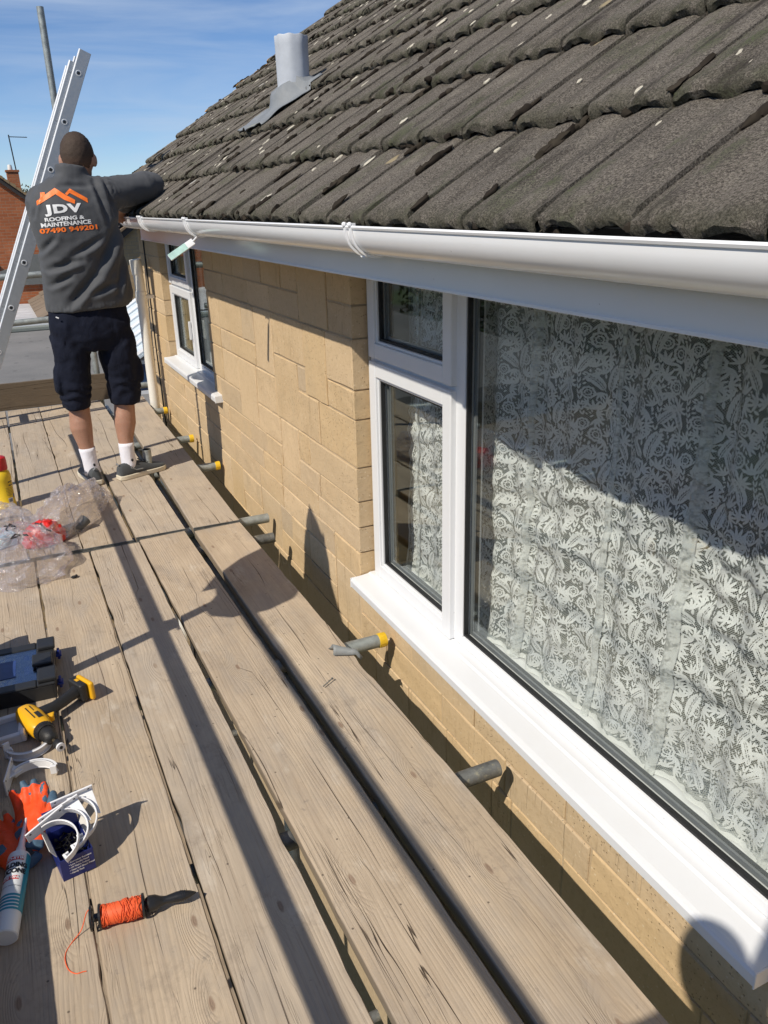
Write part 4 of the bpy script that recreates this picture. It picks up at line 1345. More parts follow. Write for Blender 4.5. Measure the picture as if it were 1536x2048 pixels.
c2 = thing('gutter_clip', 'white gutter clip with a triangular back plate, lying just below the drill', 'gutter clip', (-0.124, 2.000, 0.014), radians(168), GCL)
clip_parts(c2, 205, 330, r=0.060)
for i, (loc, rot, lab) in enumerate([
    ((-0.040, 1.705, 0.082), (radians(30), 0, radians(98)), 'tallest white fascia bracket, standing behind the blue carton'),
    ((-0.062, 1.680, 0.076), (radians(27), radians(-4), radians(108)), 'middle white fascia bracket, lying against the tallest one'),
    ((-0.086, 1.655, 0.072), (radians(22), radians(-6), radians(116)), 'lowest white fascia bracket, curving over the orange glove')]):
    b = thing('fascia_bracket', lab, 'gutter bracket', loc, group='white fascia brackets heaped on the carton', rot=rot)
    b.rotation_mode = 'ZYX'
    r_, h_ = 0.050, 0.020
    mb = MB()
    # quarter web with its curved seat and square corner plate
    arc = [(r_ * cos(radians(a)), r_ * sin(radians(a))) for a in range(180, 361, 9)]
    arc2 = [((r_ + 0.0035) * cos(radians(a)), (r_ + 0.0035) * sin(radians(a))) for a in range(180, 361, 9)]
    if i < 2:
        web = [(r_ + 0.0035, 0.032), (r_ + 0.0035, -r_ - 0.0035)] + [p for p in reversed(arc2) if p[0] > -0.03]
        web2 = [(0.058, 0.034), (0.058, -0.060), (-0.012, -0.060)] + [p for p in arc2 if p[0] > -0.012] + [(r_ + 0.0035, 0.034)]
        mb.prism(web2, h_ / 2 - 0.0015, h_ / 2 + 0.0015)
    rr = []
    for p, q in zip(arc, arc2):
        rr.append([(p[0], p[1], 0), (q[0], q[1], 0), (q[0], q[1], h_), (p[0], p[1], h_)])
    mb.loft(rr)
    mb.box(0.0545, 0.0585, -0.062, 0.036, -0.008, h_ + 0.008)
    mb.box(-r_ - 0.004, -r_ + 0.010, 0.0, 0.006, 0, h_).box(-r_ + 0.006, -r_ + 0.010, -0.008, 0.0, 0.002, h_ - 0.002)
    mb.build('seat', WHITEP, b, bevel=0.0008)
    hm = MB()
    for yy in (0.026, -0.052): hm.tube([(0.0538, yy, h_ / 2 + 0.009), (0.0544, yy, h_ / 2 + 0.009)], 0.0026, 10)
    hm.build('screw_holes', BLACK, b)

# gloves
def glove(root, seed, curl):
    r = random.Random(seed)
    mb = MB()
    mb.loft([[(0.5 * w_ * cos(2 * pi * q / 16), y, 0.021 + 0.5 * h_ * sin(2 * pi * q / 16)) for q in range(16)] for y, w_, h_ in [(-0.085, 0.082, 0.034), (-0.05, 0.078, 0.036), (-0.015, 0.088, 0.040), (0.02, 0.094, 0.038), (0.045, 0.088, 0.032)]])
    for i, (x, l) in enumerate([(-0.034, 0.072), (-0.011, 0.084), (0.012, 0.078), (0.034, 0.060)]):
        c = curl[i]
        p = Vector((x, 0.035, 0.021)); pts = [p]; a = 0.0
        for q in range(4):
            a += c / 4
            p = p + Vector((0.10 * x / 0.034 * l / 4 * (1 - q / 4), l / 4 * cos(a), l / 4 * sin(a))); pts.append(p)
        mb.tube(pts, [0.0125, 0.0125, 0.012, 0.0112, 0.0072], 12)
    mb.tube([(0.036, -0.03, 0.022), (0.058, -0.005, 0.026), (0.066, 0.025, 0.032), (0.064, 0.05, 0.036)], [0.016, 0.0145, 0.013, 0.008], 12)
    me = remesh(mb, 0.0035, 5)
    for v in me.vertices:
        p = v.co
        v.co = p + Vector((0, 0, 1)) * 0.004 * noise.noise(p * 40 + Vector((seed, 0, 0))) + Vector((1, 0, 0)) * 0.002 * noise.noise(p * 55)
        if v.co.z < 0.001: v.co.z = 0.001
    o = obj('palm', me, ORANGE, root, smooth='all')
    me.materials.append(BLUEG)
    for pl in me.polygons:
        c = pl.center
        side = pl.normal.z < 0.30
        tip = c.y > 0.090 or (c.x > 0.050 and c.y > 0.012)
        if (side and c.y > -0.02 and noise.noise(c * 60) > -0.4) or (tip and seed == 2) or c.y < -0.068 or (noise.noise(c * 42 + Vector((3, seed, 1))) > 0.46):
            pl.material_index = 1
    return o
g1 = thing('work_glove', 'orange rubber glove lying palm up with a black cuff label', 'glove', (-0.190, 1.755, 0.002), radians(24), 'orange and blue work gloves')
glove(g1, 1, [0.5, 0.3, 0.5, 0.8])
MB().box(-0.022, 0.024, -0.083, -0.052, 0.0405, 0.0415).build('cuff_label', PRINTK, g1, bevel=0.0004)
me = text_mesh('10', 0.018, 1.0, 0.0006); o = obj('lettering', me, PRINTW, g1); o.location = (0.001, -0.067, 0.0422)
g2 = thing('work_glove', 'orange glove with blue grey thumb folded against the white brackets', 'glove', (-0.128, 1.800, 0.026), radians(-14), 'orange and blue work gloves', rot=(radians(14), radians(-22), radians(-16)))
glove(g2, 2, [1.0, 0.7, 0.6, 0.5])

# cordless drill lying on its side
dr = thing('cordless_drill', 'yellow and black cordless drill lying on its side', 'drill', (-0.101, 2.248, 0.034), radians(-70))
YEL = plain('drill_yellow', (0.80, 0.42, 0.012), 0.35, var=0.08)
DBK = plain('drill_black', (0.018, 0.018, 0.019), 0.5, var=0.25, scale=80, bump=0.3)
def ell(cx, cy, cz, ry, rz, n=20, e=2.6):
    pts = []
    for q in range(n):
        a = 2 * pi * q / n; c_, s_ = cos(a), sin(a)
        pts.append((cx, cy + ry * math.copysign(abs(c_) ** (2 / e), c_), cz + rz * math.copysign(abs(s_) ** (2 / e), s_)))
    return pts
MB().loft([ell(-0.082, 0, 0, 0.012, 0.014), ell(-0.078, 0, 0, 0.026, 0.024), ell(-0.06, 0, 0, 0.033, 0.028), ell(-0.02, 0.001, 0, 0.035, 0.030), ell(0.02, 0, 0, 0.034, 0.029), ell(0.045, 0, 0, 0.031, 0.027), ell(0.050, 0, 0, 0.027, 0.025)]).build('body', YEL, dr, smooth=50)
mb = MB().tube([(0.049, 0, 0), (0.052, 0, 0), (0.066, 0, 0), (0.070, 0, 0)], [0.027, 0.0285, 0.0285, 0.024], 24)
for q in range(22):
    a = 2 * pi * q / 22
    mb.box(0.053, 0.066, -0.0014, 0.0014, 0.028, 0.0296, Matrix.Rotation(a, 4, 'X'))
mb.build('torque_collar', DBK, dr, smooth=35)
MB().tube([(0.070, 0, 0), (0.073, 0, 0), (0.094, 0, 0), (0.108, 0, 0), (0.116, 0, 0), (0.118, 0, 0)], [0.021, 0.0225, 0.0225, 0.019, 0.012, 0.006], 22).build('chuck', DBK, dr, smooth=40)
BRZ = plain('bit_metal', (0.30, 0.24, 0.15), 0.35, 0.8)
MB().tube([(0.116, 0, 0), (0.140, 0, 0)], 0.0045, 6).build('bit_shank', BRZ, dr)
MB().tube([(0.136, 0, 0), (0.139, 0, 0), (0.160, 0, 0), (0.162, 0, 0)], [0.010, 0.0125, 0.0125, 0.011], 16).build('nut_driver', DBK, dr, smooth=40)
MB().tube([(0.162, 0, 0), (0.168, 0, 0), (0.1685, 0, 0)], [0.0125, 0.0125, 0.006], 16).build('driver_tip', WHITEP, dr, smooth=40)
MB().tube([(0.1684, 0, 0), (0.1692, 0, 0)], 0.0055, 6).build('driver_socket', BLACK, dr)
def hx_(t): return (-0.028 - 0.050 * t + 0.010 * sin(t * 3), 0.020 + 0.150 * t)
rings = []
for t, a, b in [(0, 0.030, 0.022), (0.15, 0.024, 0.020), (0.35, 0.0185, 0.0175), (0.6, 0.0185, 0.0175), (0.78, 0.019, 0.018), (0.9, 0.024, 0.020), (0.97, 0.026, 0.020)]:
    x, y = hx_(t)
    rings.append([(x + a * cos(2 * pi * q / 18), y, b * sin(2 * pi * q / 18)) for q in range(18)])
MB().loft(rings).build('grip', DBK, dr, smooth=50)
MB().prism([(-0.006, 0.030), (0.012, 0.030), (0.018, 0.048), (-0.002, 0.060)], -0.011, 0.011).build('trigger_guard', YEL, dr, bevel=0.004)
MB().prism([(-0.001, 0.040), (0.014, 0.046), (0.012, 0.058), (-0.006, 0.064)], -0.008, 0.008).build('trigger', DBK, dr, bevel=0.003)
mf = Matrix.Translation((-0.072, 0.172, 0)) @ Matrix.Rotation(radians(6), 4, 'Z')
MB().box(-0.040, 0.034, -0.016, 0.010, -0.030, 0.030, mf).build('foot', DBK, dr, bevel=0.008, seg=3)
MB().box(-0.036, 0.046, 0.0105, 0.026, -0.031, 0.031, mf).build('foot_band', YEL, dr, bevel=0.007, seg=3)
MB().box(-0.016, 0.000, -0.006, 0.004, 0.0302, 0.0308, mf).build('foot_badge', YEL, dr)
for (x0, x1, y0, y1) in ((-0.05, 0.018, -0.006, -0.003), (-0.055, -0.02, 0.008, 0.010), (-0.01, 0.025, 0.004, 0.016)):
    MB().box(x0, x1, y0, y1, 0.0289, 0.0302).build('marking', DBK, dr)

# organiser case with clear lid
cs = thing('organiser_case', 'black organiser case with a clear lid and blue latches', 'tool case', (-0.138, 2.565, 0.0), radians(-3))
CASEB = plain('case_black', (0.022, 0.023, 0.025), 0.42, var=0.15)
BLUEL = plain('latch_blue', (0.012, 0.028, 0.22), 0.35)
CLEAR = NT('clear_lid')
_l = CLEAR.n("ShaderNodeLayerWeight", {'Blend': 0.5})
_g = CLEAR.n("ShaderNodeBsdfGlossy", {'Color': (0.85, 0.9, 1), 'Roughness': 0.12, 'Normal': CLEAR.bump(CLEAR.noise(CLEAR.co(shift=False), 40, 4), 0.3, 0.004)})
_t = CLEAR.n("ShaderNodeBsdfTransparent", {'Color': (0.62, 0.68, 0.78)})
CLEAR = CLEAR.done(CLEAR.n("ShaderNodeMixShader", {0: CLEAR.ma('MULTIPLY_ADD', _l.outputs['Facing'], 0.4, 0.14), 1: _t.outputs[0], 2: _g.outputs[0]}).outputs[0])
mb = MB().box(-0.115, 0.115, -0.145, 0.145, 0.001, 0.006)
for a in ((-0.115, -0.109, -0.145, 0.145), (0.109, 0.115, -0.145, 0.145), (-0.109, 0.109, -0.145, -0.139), (-0.109, 0.109, 0.139, 0.145), (-0.109, 0.109, -0.05, -0.047), (-0.109, 0.109, 0.045, 0.048), (0.02, 0.023, -0.139, -0.05)):
    mb.box(a[0], a[1], a[2], a[3], 0.006, 0.050)
mb.build('tray', CASEB, cs, bevel=0.002)
mb = MB()
for a in ((0.062, 0.117, -0.147, 0.147), (-0.117, 0.062, -0.147, -0.105), (-0.117, 0.062, 0.105, 0.147)):
    mb.box(a[0], a[1], a[2], a[3], 0.0505, 0.0585)
mb.box(0.050, 0.112, -0.030, 0.040, 0.0586, 0.070).box(0.066, 0.122, -0.140, -0.062, 0.0586, 0.073).box(0.066, 0.122, 0.072, 0.140, 0.0586, 0.073)
mb.build('lid_frame', CASEB, cs, bevel=0.005)
bx('lid_pane', CLEAR, cs, -0.116, 0.0615, -0.1045, 0.1045, 0.052, 0.0548)
for y in (0.088, -0.100):
    MB().box(0.119, 0.138, y - 0.017, y + 0.017, 0.024, 0.032).box(0.124, 0.133, y - 0.012, y + 0.012, 0.012, 0.046).build('latch', BLUEL, cs, bevel=0.003)
MB().box(-0.100, 0.0, -0.06, 0.05, 0.0555, 0.0562).build('lid_label', plain('lid_blue_film', (0.03, 0.06, 0.20), 0.2, var=0.5, scale=14), cs)
for i in range(5):
    bx('divider', BLUEL, cs, -0.10 + i * 0.03, -0.084 + i * 0.03, -0.13, 0.13, 0.007, 0.028 + 0.003 * (i % 2))

# white gutter union piece
un = thing('gutter_union', 'white gutter union piece with a grey seal, overlapping the drill at the left', 'gutter fitting', (-0.178, 2.275, 0.002), rot=(radians(6), radians(-8), radians(-8)))
mb = MB()
for a in ((-0.06, 0.052, 0.038, 0.055), (-0.06, 0.052, -0.055, -0.038), (0.036, 0.052, -0.038, 0.038)):
    mb.box(a[0], a[1], a[2], a[3], 0.0, 0.030)
mb.box(0.044, 0.058, 0.030, 0.060, 0.006, 0.040).box(0.044, 0.058, -0.060, -0.034, 0.004, 0.036)
mb.build('union_frame', WHITEP, un, bevel=0.004)
bx('seal', plain('union_grey', (0.36, 0.37, 0.40), 0.4), un, -0.06, 0.0355, -0.0375, 0.0375, 0.010, 0.014)

# yellow bottle with a red cap
bt = thing('glue_bottle', 'yellow plastic bottle with a red screw cap', 'bottle', (-0.115, 4.395, 0.0))
BYEL = plain('bottle_yellow', (0.74, 0.50, 0.02), 0.32, var=0.05)
BRED = plain('cap_red', (0.50, 0.015, 0.018), 0.35, var=0.08)
def lathe(pr_, n=32): return [[(r * cos(2 * pi * q / n), r * sin(2 * pi * q / n), z) for q in range(n)] for r, z in pr_]
MB().loft(lathe([(0.042, 0.0), (0.047, 0.004), (0.0475, 0.025), (0.0455, 0.028), (0.0455, 0.150), (0.047, 0.156), (0.046, 0.175), (0.040, 0.195), (0.030, 0.205), (0.026, 0.212)])).build('bottle', BYEL, bt, smooth=True)
MB().loft(lathe([(0.0375, 0.206), (0.0385, 0.209), (0.0385, 0.250), (0.036, 0.268), (0.030, 0.273)])).build('cap', BRED, bt, smooth=True)
def brect(a0, a1, z0, z1, mat, name, r=0.0460):
    g = [[(r * cos(a0 + (a1 - a0) * i / 8), r * sin(a0 + (a1 - a0) * i / 8), z) for z in (z0, z1)] for i in range(9)]
    MB().loft(g, caps=False, closed=False).build(name, mat, bt, smooth=True)
brect(-0.95, -0.35, 0.122, 0.146, PRINTK, 'dark_panel')
for i in range(6): brect(-1.35, -0.30, 0.112 - i * 0.0075, 0.1135 - i * 0.0075, PRINTK, 'small_print')
brect(-1.25, -0.72, 0.036, 0.060, PRINTW, 'barcode_panel')
for i in range(11): brect(-1.2 + i * 0.04, -1.185 + i * 0.04 + 0.008 * (i % 3), 0.039, 0.056, PRINTK, 'barcode', 0.0463)
brect(-0.55, -0.35, 0.055, 0.075, plain('blue_mark', (0.03, 0.07, 0.3), 0.4), 'blue_mark')
for zz, tx in ((0.134, 'MIX'),):
    me = text_mesh(tx, 0.02, 1.0, 0.0008)
    bm = bmesh.new(); bm.from_mesh(me); bmesh.ops.triangulate(bm, faces=bm.faces)
    for v in bm.verts:
        a = -0.65 + v.co.x / 0.0463
        v.co = Vector((0.0464 * cos(a), 0.0464 * sin(a), zz + v.co.y))
    bm.to_mesh(me); bm.free()
    obj('lettering', me, BYEL, bt)

# clear plastic bag, crumpled, with things showing through it
BAGM = m_bag()
def bagmesh(c, rx, ry, h, seed, rot=0.0, lobes=1.0, nu=36, nv=13):
    mb = MB(); rings = []
    for i in range(nv + 1):
        e = (i / nv) * pi / 2
        ring = []
        for j in range(nu):
            a = 2 * pi * j / nu
            d = Vector((cos(a) * cos(e), sin(a) * cos(e), sin(e)))
            k = 1 + 0.16 * lobes * noise.noise(d * 1.6 + Vector((seed, 0, 0))) + 0.10 * lobes * noise.noise(d * 3.6 + Vector((seed, 5, 0)))
            cr_ = abs(noise.noise(d * 4.5 + Vector((seed, 2, 7)))) ; cr2 = abs(noise.noise(d * 9 + Vector((seed, 9, 3))))
            k += -0.10 * lobes * (1 - min(1, cr_ * 5)) - 0.045 * lobes * (1 - min(1, cr2 * 5))
            k += lobes * 0.075 * noise.noise(d * 23 + Vector((seed, 1, 1)))
            p = Vector((d.x * rx * k, d.y * ry * k, d.z * h * k))
            p = Matrix.Rotation(rot, 3, 'Z') @ p
            ring.append((c[0] + p.x, c[1] + p.y, max(0.003 + 0.002 * cr_, c[2] + p.z)))
        rings.append(ring)
    return mb.loft(rings, caps=False)
bag = thing('plastic_bag', 'crumpled clear plastic bag with black handwriting on it', 'plastic bag', (0.02, 3.75, 0.0))
def inbag(mb):
    mb.v = [(x - 0.02, y - 3.75, z) for x, y, z in mb.v]; return mb
inbag(bagmesh((-0.085, 3.58, 0.0), 0.215, 0.30, 0.150, 3.0, radians(10), 1.15)).build('bag_body', BAGM, bag)
inbag(bagmesh((0.165, 4.02, 0.0), 0.13, 0.34, 0.165, 8.0, radians(-32), 1.25)).build('bag_neck', BAGM, bag)
inbag(bagmesh((-0.14, 4.02, 0.0), 0.16, 0.22, 0.13, 14.0, radians(10), 1.2)).build('bag_fold', BAGM, bag)
# handwriting strokes lie on the film
dgv = bagmesh((-0.085, 3.58, 0.0), 0.215, 0.30, 0.150, 3.0, radians(10), 1.15)
bv_ = BVHTree.FromPolygons([Vector(v) for v in dgv.v], dgv.f)
def onbag(x, y):
    h_ = bv_.ray_cast(Vector((x, y, 1)), Vector((0, 0, -1)))
    return (h_[0] + Vector((0, 0, 0.0025))) if h_[0] else Vector((x, y, 0.03))
mk = MB()
for st_ in ([(-0.125, 3.70), (-0.105, 3.725), (-0.09, 3.71), (-0.10, 3.68), (-0.12, 3.67), (-0.115, 3.65)], [(-0.095, 3.655), (-0.085, 3.635), (-0.075, 3.65), (-0.083, 3.61)], [(-0.10, 3.57), (-0.085, 3.585), (-0.068, 3.57), (-0.072, 3.54), (-0.092, 3.535), (-0.104, 3.55), (-0.10, 3.57)], [(-0.055, 3.55), (-0.04, 3.54)], [(-0.05, 3.53), (-0.035, 3.535)], [(0.0, 3.70), (0.012, 3.68), (0.028, 3.69), (0.022, 3.66), (0.04, 3.65)], [(0.04, 3.62), (0.06, 3.615)]):
    mk.tube([onbag(*p) for p in st_], 0.0032, 6)
inbag(mk).build('handwriting', PRINTK, bag, smooth=True)
REDT = plain('red_plastic', (0.62, 0.018, 0.012), 0.3, var=0.1)
rdm = bagmesh((0.028, 3.80, 0.0), 0.10, 0.085, 0.105, 5.0, 0.4, 0.8, 40, 18)
rd = thing('red_packet', 'red plastic packet showing through the clear bag', 'packet', (0.028, 3.80, 0.0))
rdm.v = [(x - 0.028, y - 3.80, z) for x, y, z in rdm.v]
rdm.build('packet', REDT, rd, smooth='all')
gp = thing('grey_fittings', 'dark grey plastic fitting inside the far end of the clear bag', 'plastic fitting', (0.17, 3.86, 0.0), radians(20))
MB().tube([(-0.06, 0, 0.024), (0.03, 0, 0.024)], 0.023, 16).tube([(0.02, 0, 0.024), (0.06, 0.01, 0.045)], [0.024, 0.028], 16).build('fitting', plain('fitting_grey', (0.09, 0.095, 0.10), 0.4), gp, smooth=40)
wp = thing('blue_white_packet', 'pale blue and white packet inside the left part of the clear bag', 'packet', (-0.155, 3.86, 0.001), radians(30))
MB().box(-0.05, 0.05, -0.06, 0.06, 0, 0.06).build('packet', plain('packet_blue', (0.30, 0.52, 0.66), 0.4, var=0.5, scale=18), wp, bevel=0.012, seg=3)

# torn tape on the board edge by the capped tube
tp = MB(); g = []
for i in range(12):
    u = i / 11
    row = []
    for j in range(6):
        w_ = j / 5
        x = 0.835 + 0.085 * u + 0.010 * sin(w_ * 3); y = 2.262 - 0.055 * u + 0.042 * (w_ - 0.5) * (1.15 - 0.75 * u)
        z = 0.004 + 0.030 * sin(pi * min(1, w_ * 1.1)) * (1 - 0.75 * u) + 0.005 * noise.noise(Vector((u * 5, w_ * 5, 1)))
        if u > 0.8: z -= (u - 0.8) * 0.12
        row.append((x, y, max(0.003, z) if u < 0.8 else z + 0.003))
    g.append(row)
tpo = tp.loft(g, caps=False, closed=False).build('torn_tape', plain('grey_duct_tape', (0.22, 0.23, 0.23), 0.5, var=0.2), None, smooth='all')
m_ = tpo.modifiers.new('s', 'SOLIDIFY'); m_.thickness = 0.0015
tag(tpo, 'torn curl of grey tape on the board edge by the yellow capped tube', 'tape')
nl = MB().tube([(0.735, 2.075, 0.006), (0.776, 2.10, 0.0085)], 0.0018, 8).tube([(0.776, 2.10, 0.0085), (0.7775, 2.101, 0.0087)], 0.004, 8).build('bent_nail', GALVD, None, smooth=40)
tag(nl, 'old grey nail lying on the board nearest the wall', 'nail')
sp_ = MB().sph((0.108, 3.318, 0.006), (0.014, 0.008, 0.006), 8, 5).sph((0.118, 3.326, 0.006), (0.006, 0.010, 0.005), 8, 5).build('black_scrap', BLACK, None, smooth=True)
tag(sp_, 'small black scrap on the board in front of the plastic bag', 'scrap')

# white labelled offcut hanging under the middle gutter bracket
oc = thing('gutter_offcut', 'white labelled strip hanging below the gutter near the man', 'plastic strip', (0.735, 3.46, 1.275), rot=(radians(62), radians(-30), 0))
bx('strip', WHITEP, oc, -0.065, 0.055, -0.014, 0.014, -0.004, 0.004, 0.002)
bx('label', plain('label_green', (0.42, 0.62, 0.56), 0.5, var=0.5, scale=40), oc, -0.064, 0.02, -0.0135, 0.0135, 0.0042, 0.0048)
MB().tube([(0.05, 0, 0), (0.075, 0, 0.02)], 0.004, 8).build('hook', WHITEP, oc, smooth=True)
# ================================================================== the man
man = empty('person', (0.47, 4.60, 0.0), label='man in a grey jacket and navy shorts reaching up to the gutter', cat='person', world=True)
SK = NT('skin')
_v = SK.co(shift=False)
_c = SK.mix(SK.noise(_v, 14, 5), (0.34, 0.178, 0.118), (0.44, 0.25, 0.175))
_c = SK.mix(SK.mr(SK.noise(_v, 160, 3), 0.56, 0.7, 0, 0.35), _c, (0.20, 0.09, 0.05))
SKIN = SK.done(SK.bsdf(color=_c, rough=0.5, sss=0.06, spec=0.4))
JK = m_cloth('charcoal_softshell', (0.070, 0.073, 0.080), 0.72, weave=1200, sheen=0.12, wr=10, wd=0.010, ws=0.35)
NAVY = m_cloth('navy_shorts_cloth', (0.0048, 0.0072, 0.019), 0.9, weave=1000, sheen=0.0, wr=12, wd=0.02, ws=0.7)
SOCK = m_cloth('white_sock_knit', (0.74, 0.73, 0.78), 0.9, weave=420)
SHOE = m_cloth('grey_trainer_mesh', (0.055, 0.060, 0.064), 0.75, weave=600, wr=30, wd=0.004)
SOLE = plain('cream_sole', (0.62, 0.56, 0.44), 0.6, var=0.18, scale=40)
HAIR = NT('short_dark_hair')
_v = HAIR.co(shift=False)
_n = HAIR.ma('MULTIPLY_ADD', HAIR.noise(_v, 260, 3), 0.75, HAIR.ma('MULTIPLY', HAIR.noise(_v, 14, 3), 0.25))
_c = HAIR.mix(_n, (0.010, 0.007, 0.006), (0.115, 0.080, 0.060))
_c = HAIR.mix(HAIR.ma('MULTIPLY', HAIR.mr(HAIR.sep(_v)[2], 1.605, 1.68, 0.75, 0.0), HAIR.mr(_n, 0.3, 0.6, 0.5, 1.0)), _c, (0.20, 0.11, 0.075))
HAIR = HAIR.done(HAIR.bsdf(color=_c, rough=0.75, spec=0.25, normal=HAIR.bump(_n, 0.6, 0.003)))

def sell(cx, cy, z, rx, ry, n=32, e=2.4, tilt=0.0):
    pts = []
    for q in range(n):
        a = 2 * pi * q / n; c_, s_ = cos(a), sin(a)
        x = rx * math.copysign(abs(c_) ** (2 / e), c_)
        pts.append(Vector((cx + x, cy + ry * math.copysign(abs(s_) ** (2 / e), s_), z + tilt * x)))
    return pts
def seg_dist(p, a, b):
    d = b - a; t = max(0, min(1, (p - a).dot(d) / d.dot(d)))
    return (p - a - d * t), t

SHR, ELR, WRR = Vector((0.600, 4.600, 1.500)), Vector((0.868, 4.690, 1.545)), Vector((0.735, 4.915, 1.445))
SHL, ELL, WRL = Vector((0.315, 4.635, 1.470)), Vector((0.330, 4.885, 1.335)), Vector((0.610, 5.030, 1.405))
# body: one continuous skin surface
mb = MB()
hm_ = Matrix.Rotation(radians(-14), 3, 'Z') @ Matrix.Rotation(radians(-16), 3, 'X')
HC = Vector((0.514, 4.648, 1.682))
mb.sph(HC, (0.0765, 0.097, 0.108), 28, 18, hm_)
mb.sph(HC + hm_ @ Vector((0, 0.045, -0.062)), (0.056, 0.056, 0.056), 18, 12, hm_)
mb.sph(HC + hm_ @ Vector((0, 0.098, -0.030)), (0.013, 0.022, 0.020), 10, 8, hm_)
mb.sph(HC + hm_ @ Vector((0, 0.086, -0.068)), (0.024, 0.014, 0.012), 10, 8, hm_)
mb.sph(HC + hm_ @ Vector((0, 0.086, 0.012)), (0.050, 0.014, 0.010), 12, 8, hm_)
for s_ in (-1, 1):
    em = hm_ @ Matrix.Rotation(radians(-24 * s_), 3, 'Z')
    mb.sph(HC + hm_ @ Vector((s_ * 0.0795, -0.004, -0.022)), (0.012, 0.021, 0.034), 12, 10, em)
mb.tube([(0.462, 4.595, 1.50), (0.480, 4.600, 1.56), (0.502, 4.625, 1.63), (0.510, 4.64, 1.67)], [0.066, 0.060, 0.057, 0.05], 18)
mb.loft([sell(0.455, 4.625, z, rx, ry) for z, rx, ry in [(0.84, 0.16, 0.105), (0.95, 0.165, 0.105), (1.1, 0.165, 0.105), (1.3, 0.185, 0.11), (1.45, 0.18, 0.10), (1.53, 0.11, 0.07)]])
mb.tube([SHR, ELR, WRR], [0.052, 0.040, 0.029], 14)
mb.tube([SHL, ELL, WRL], [0.052, 0.040, 0.029], 14)
legL = [(0.362, 4.63, 0.86), (0.330, 4.645, 0.47), (0.328, 4.640, 0.40), (0.322, 4.628, 0.31), (0.331, 4.618, 0.22), (0.338, 4.612, 0.13), (0.345, 4.61, 0.05)]
legR = [(0.545, 4.63, 0.86), (0.572, 4.640, 0.47), (0.567, 4.637, 0.40), (0.556, 4.625, 0.31), (0.545, 4.612, 0.22), (0.542, 4.600, 0.13), (0.545, 4.60, 0.05)]
for lg in (legL, legR):
    mb.tube(lg, [0.085, 0.056, 0.056, 0.060, 0.043, 0.035, 0.034], 18)
    mb.sph((lg[3][0], lg[3][1] - 0.012, 0.325), (0.052, 0.046, 0.085), 14, 10)
def hand(mb, wr, d, side):
    d = d.normalized(); n_ = Vector((0, 0, 1)); s = n_.cross(d).normalized() * side; n_ = d.cross(s).normalized() * side
    if n_.z < 0: n_ = -n_
    P = lambda a, b, c: wr + d * a + s * b + n_ * c
    mb.loft([[P(a, w_ * cos(2 * pi * q / 14), t_ * sin(2 * pi * q / 14)) for q in range(14)] for a, w_, t_ in [(-0.01, 0.026, 0.020), (0.02, 0.034, 0.017), (0.055, 0.041, 0.015), (0.085, 0.040, 0.013)]])
    for b, l in ((-0.030, 0.066), (-0.010, 0.075), (0.010, 0.071), (0.029, 0.055)):
        mb.tube([P(0.075, b, 0), P(0.085 + l * 0.42, b * 1.06, -0.006), P(0.085 + l * 0.70, b * 1.06, -0.024), P(0.085 + l * 0.78, b * 1.05, -0.043)], [0.0100, 0.0094, 0.0088, 0.0066], 10)
    mb.tube([P(0.012, -0.026, -0.004), P(0.036, -0.050, -0.014), P(0.060, -0.055, -0.030), P(0.075, -0.050, -0.045)], [0.0135, 0.0115, 0.0104, 0.0074], 10)
hand(mb, WRR, Vector((-0.06, 0.10, -0.035)) + Vector((0.06, 0, 0)), 1)
hand(mb, WRL, Vector((0.12, 0.03, -0.01)), 1)
me = remesh(mb, 0.0062, 4)
body = obj('body', me, SKIN, man, smooth='all')

# eyes, brows
for s_ in (-1, 1):
    MB().sph(HC + hm_ @ Vector((s_ * 0.031, 0.081, -0.004)), 0.0115, 12, 8).build('eye', plain('eye_white', (0.7, 0.68, 0.65), 0.2), man, smooth='all')
    MB().tube([HC + hm_ @ Vector((s_ * 0.016, 0.094, 0.016)), HC + hm_ @ Vector((s_ * 0.048, 0.080, 0.018))], 0.0045, 8).build('eyebrow', HAIR, man, smooth='all')
mb = MB().sph(HC + hm_ @ Vector((0, -0.004, 0.006)), (0.0800, 0.0985, 0.1075), 72, 48, hm_)
rh = random.Random(9)
mb.v = [tuple(HC + (Vector(p) - HC) * (1 + rh.uniform(-0.012, 0.016))) for p in mb.v]
keep = []
for f_ in mb.f:
    c = sum((Vector(mb.v[i]) for i in f_), Vector()) / len(f_)
    l = hm_.inverted() @ (c - HC)
    lim = -0.070 if l.y < -0.03 else (-0.045 if l.y < 0.02 else 0.045)
    if abs(l.x) > 0.06 and -0.035 < l.y < 0.025: lim = -0.012
    if l.z > lim: keep.append(f_)
mb.f = keep
MB_h = mb.build('hair', HAIR, man, smooth='all')
MB_h.modifiers.new('s', 'SOLIDIFY').thickness = 0.004

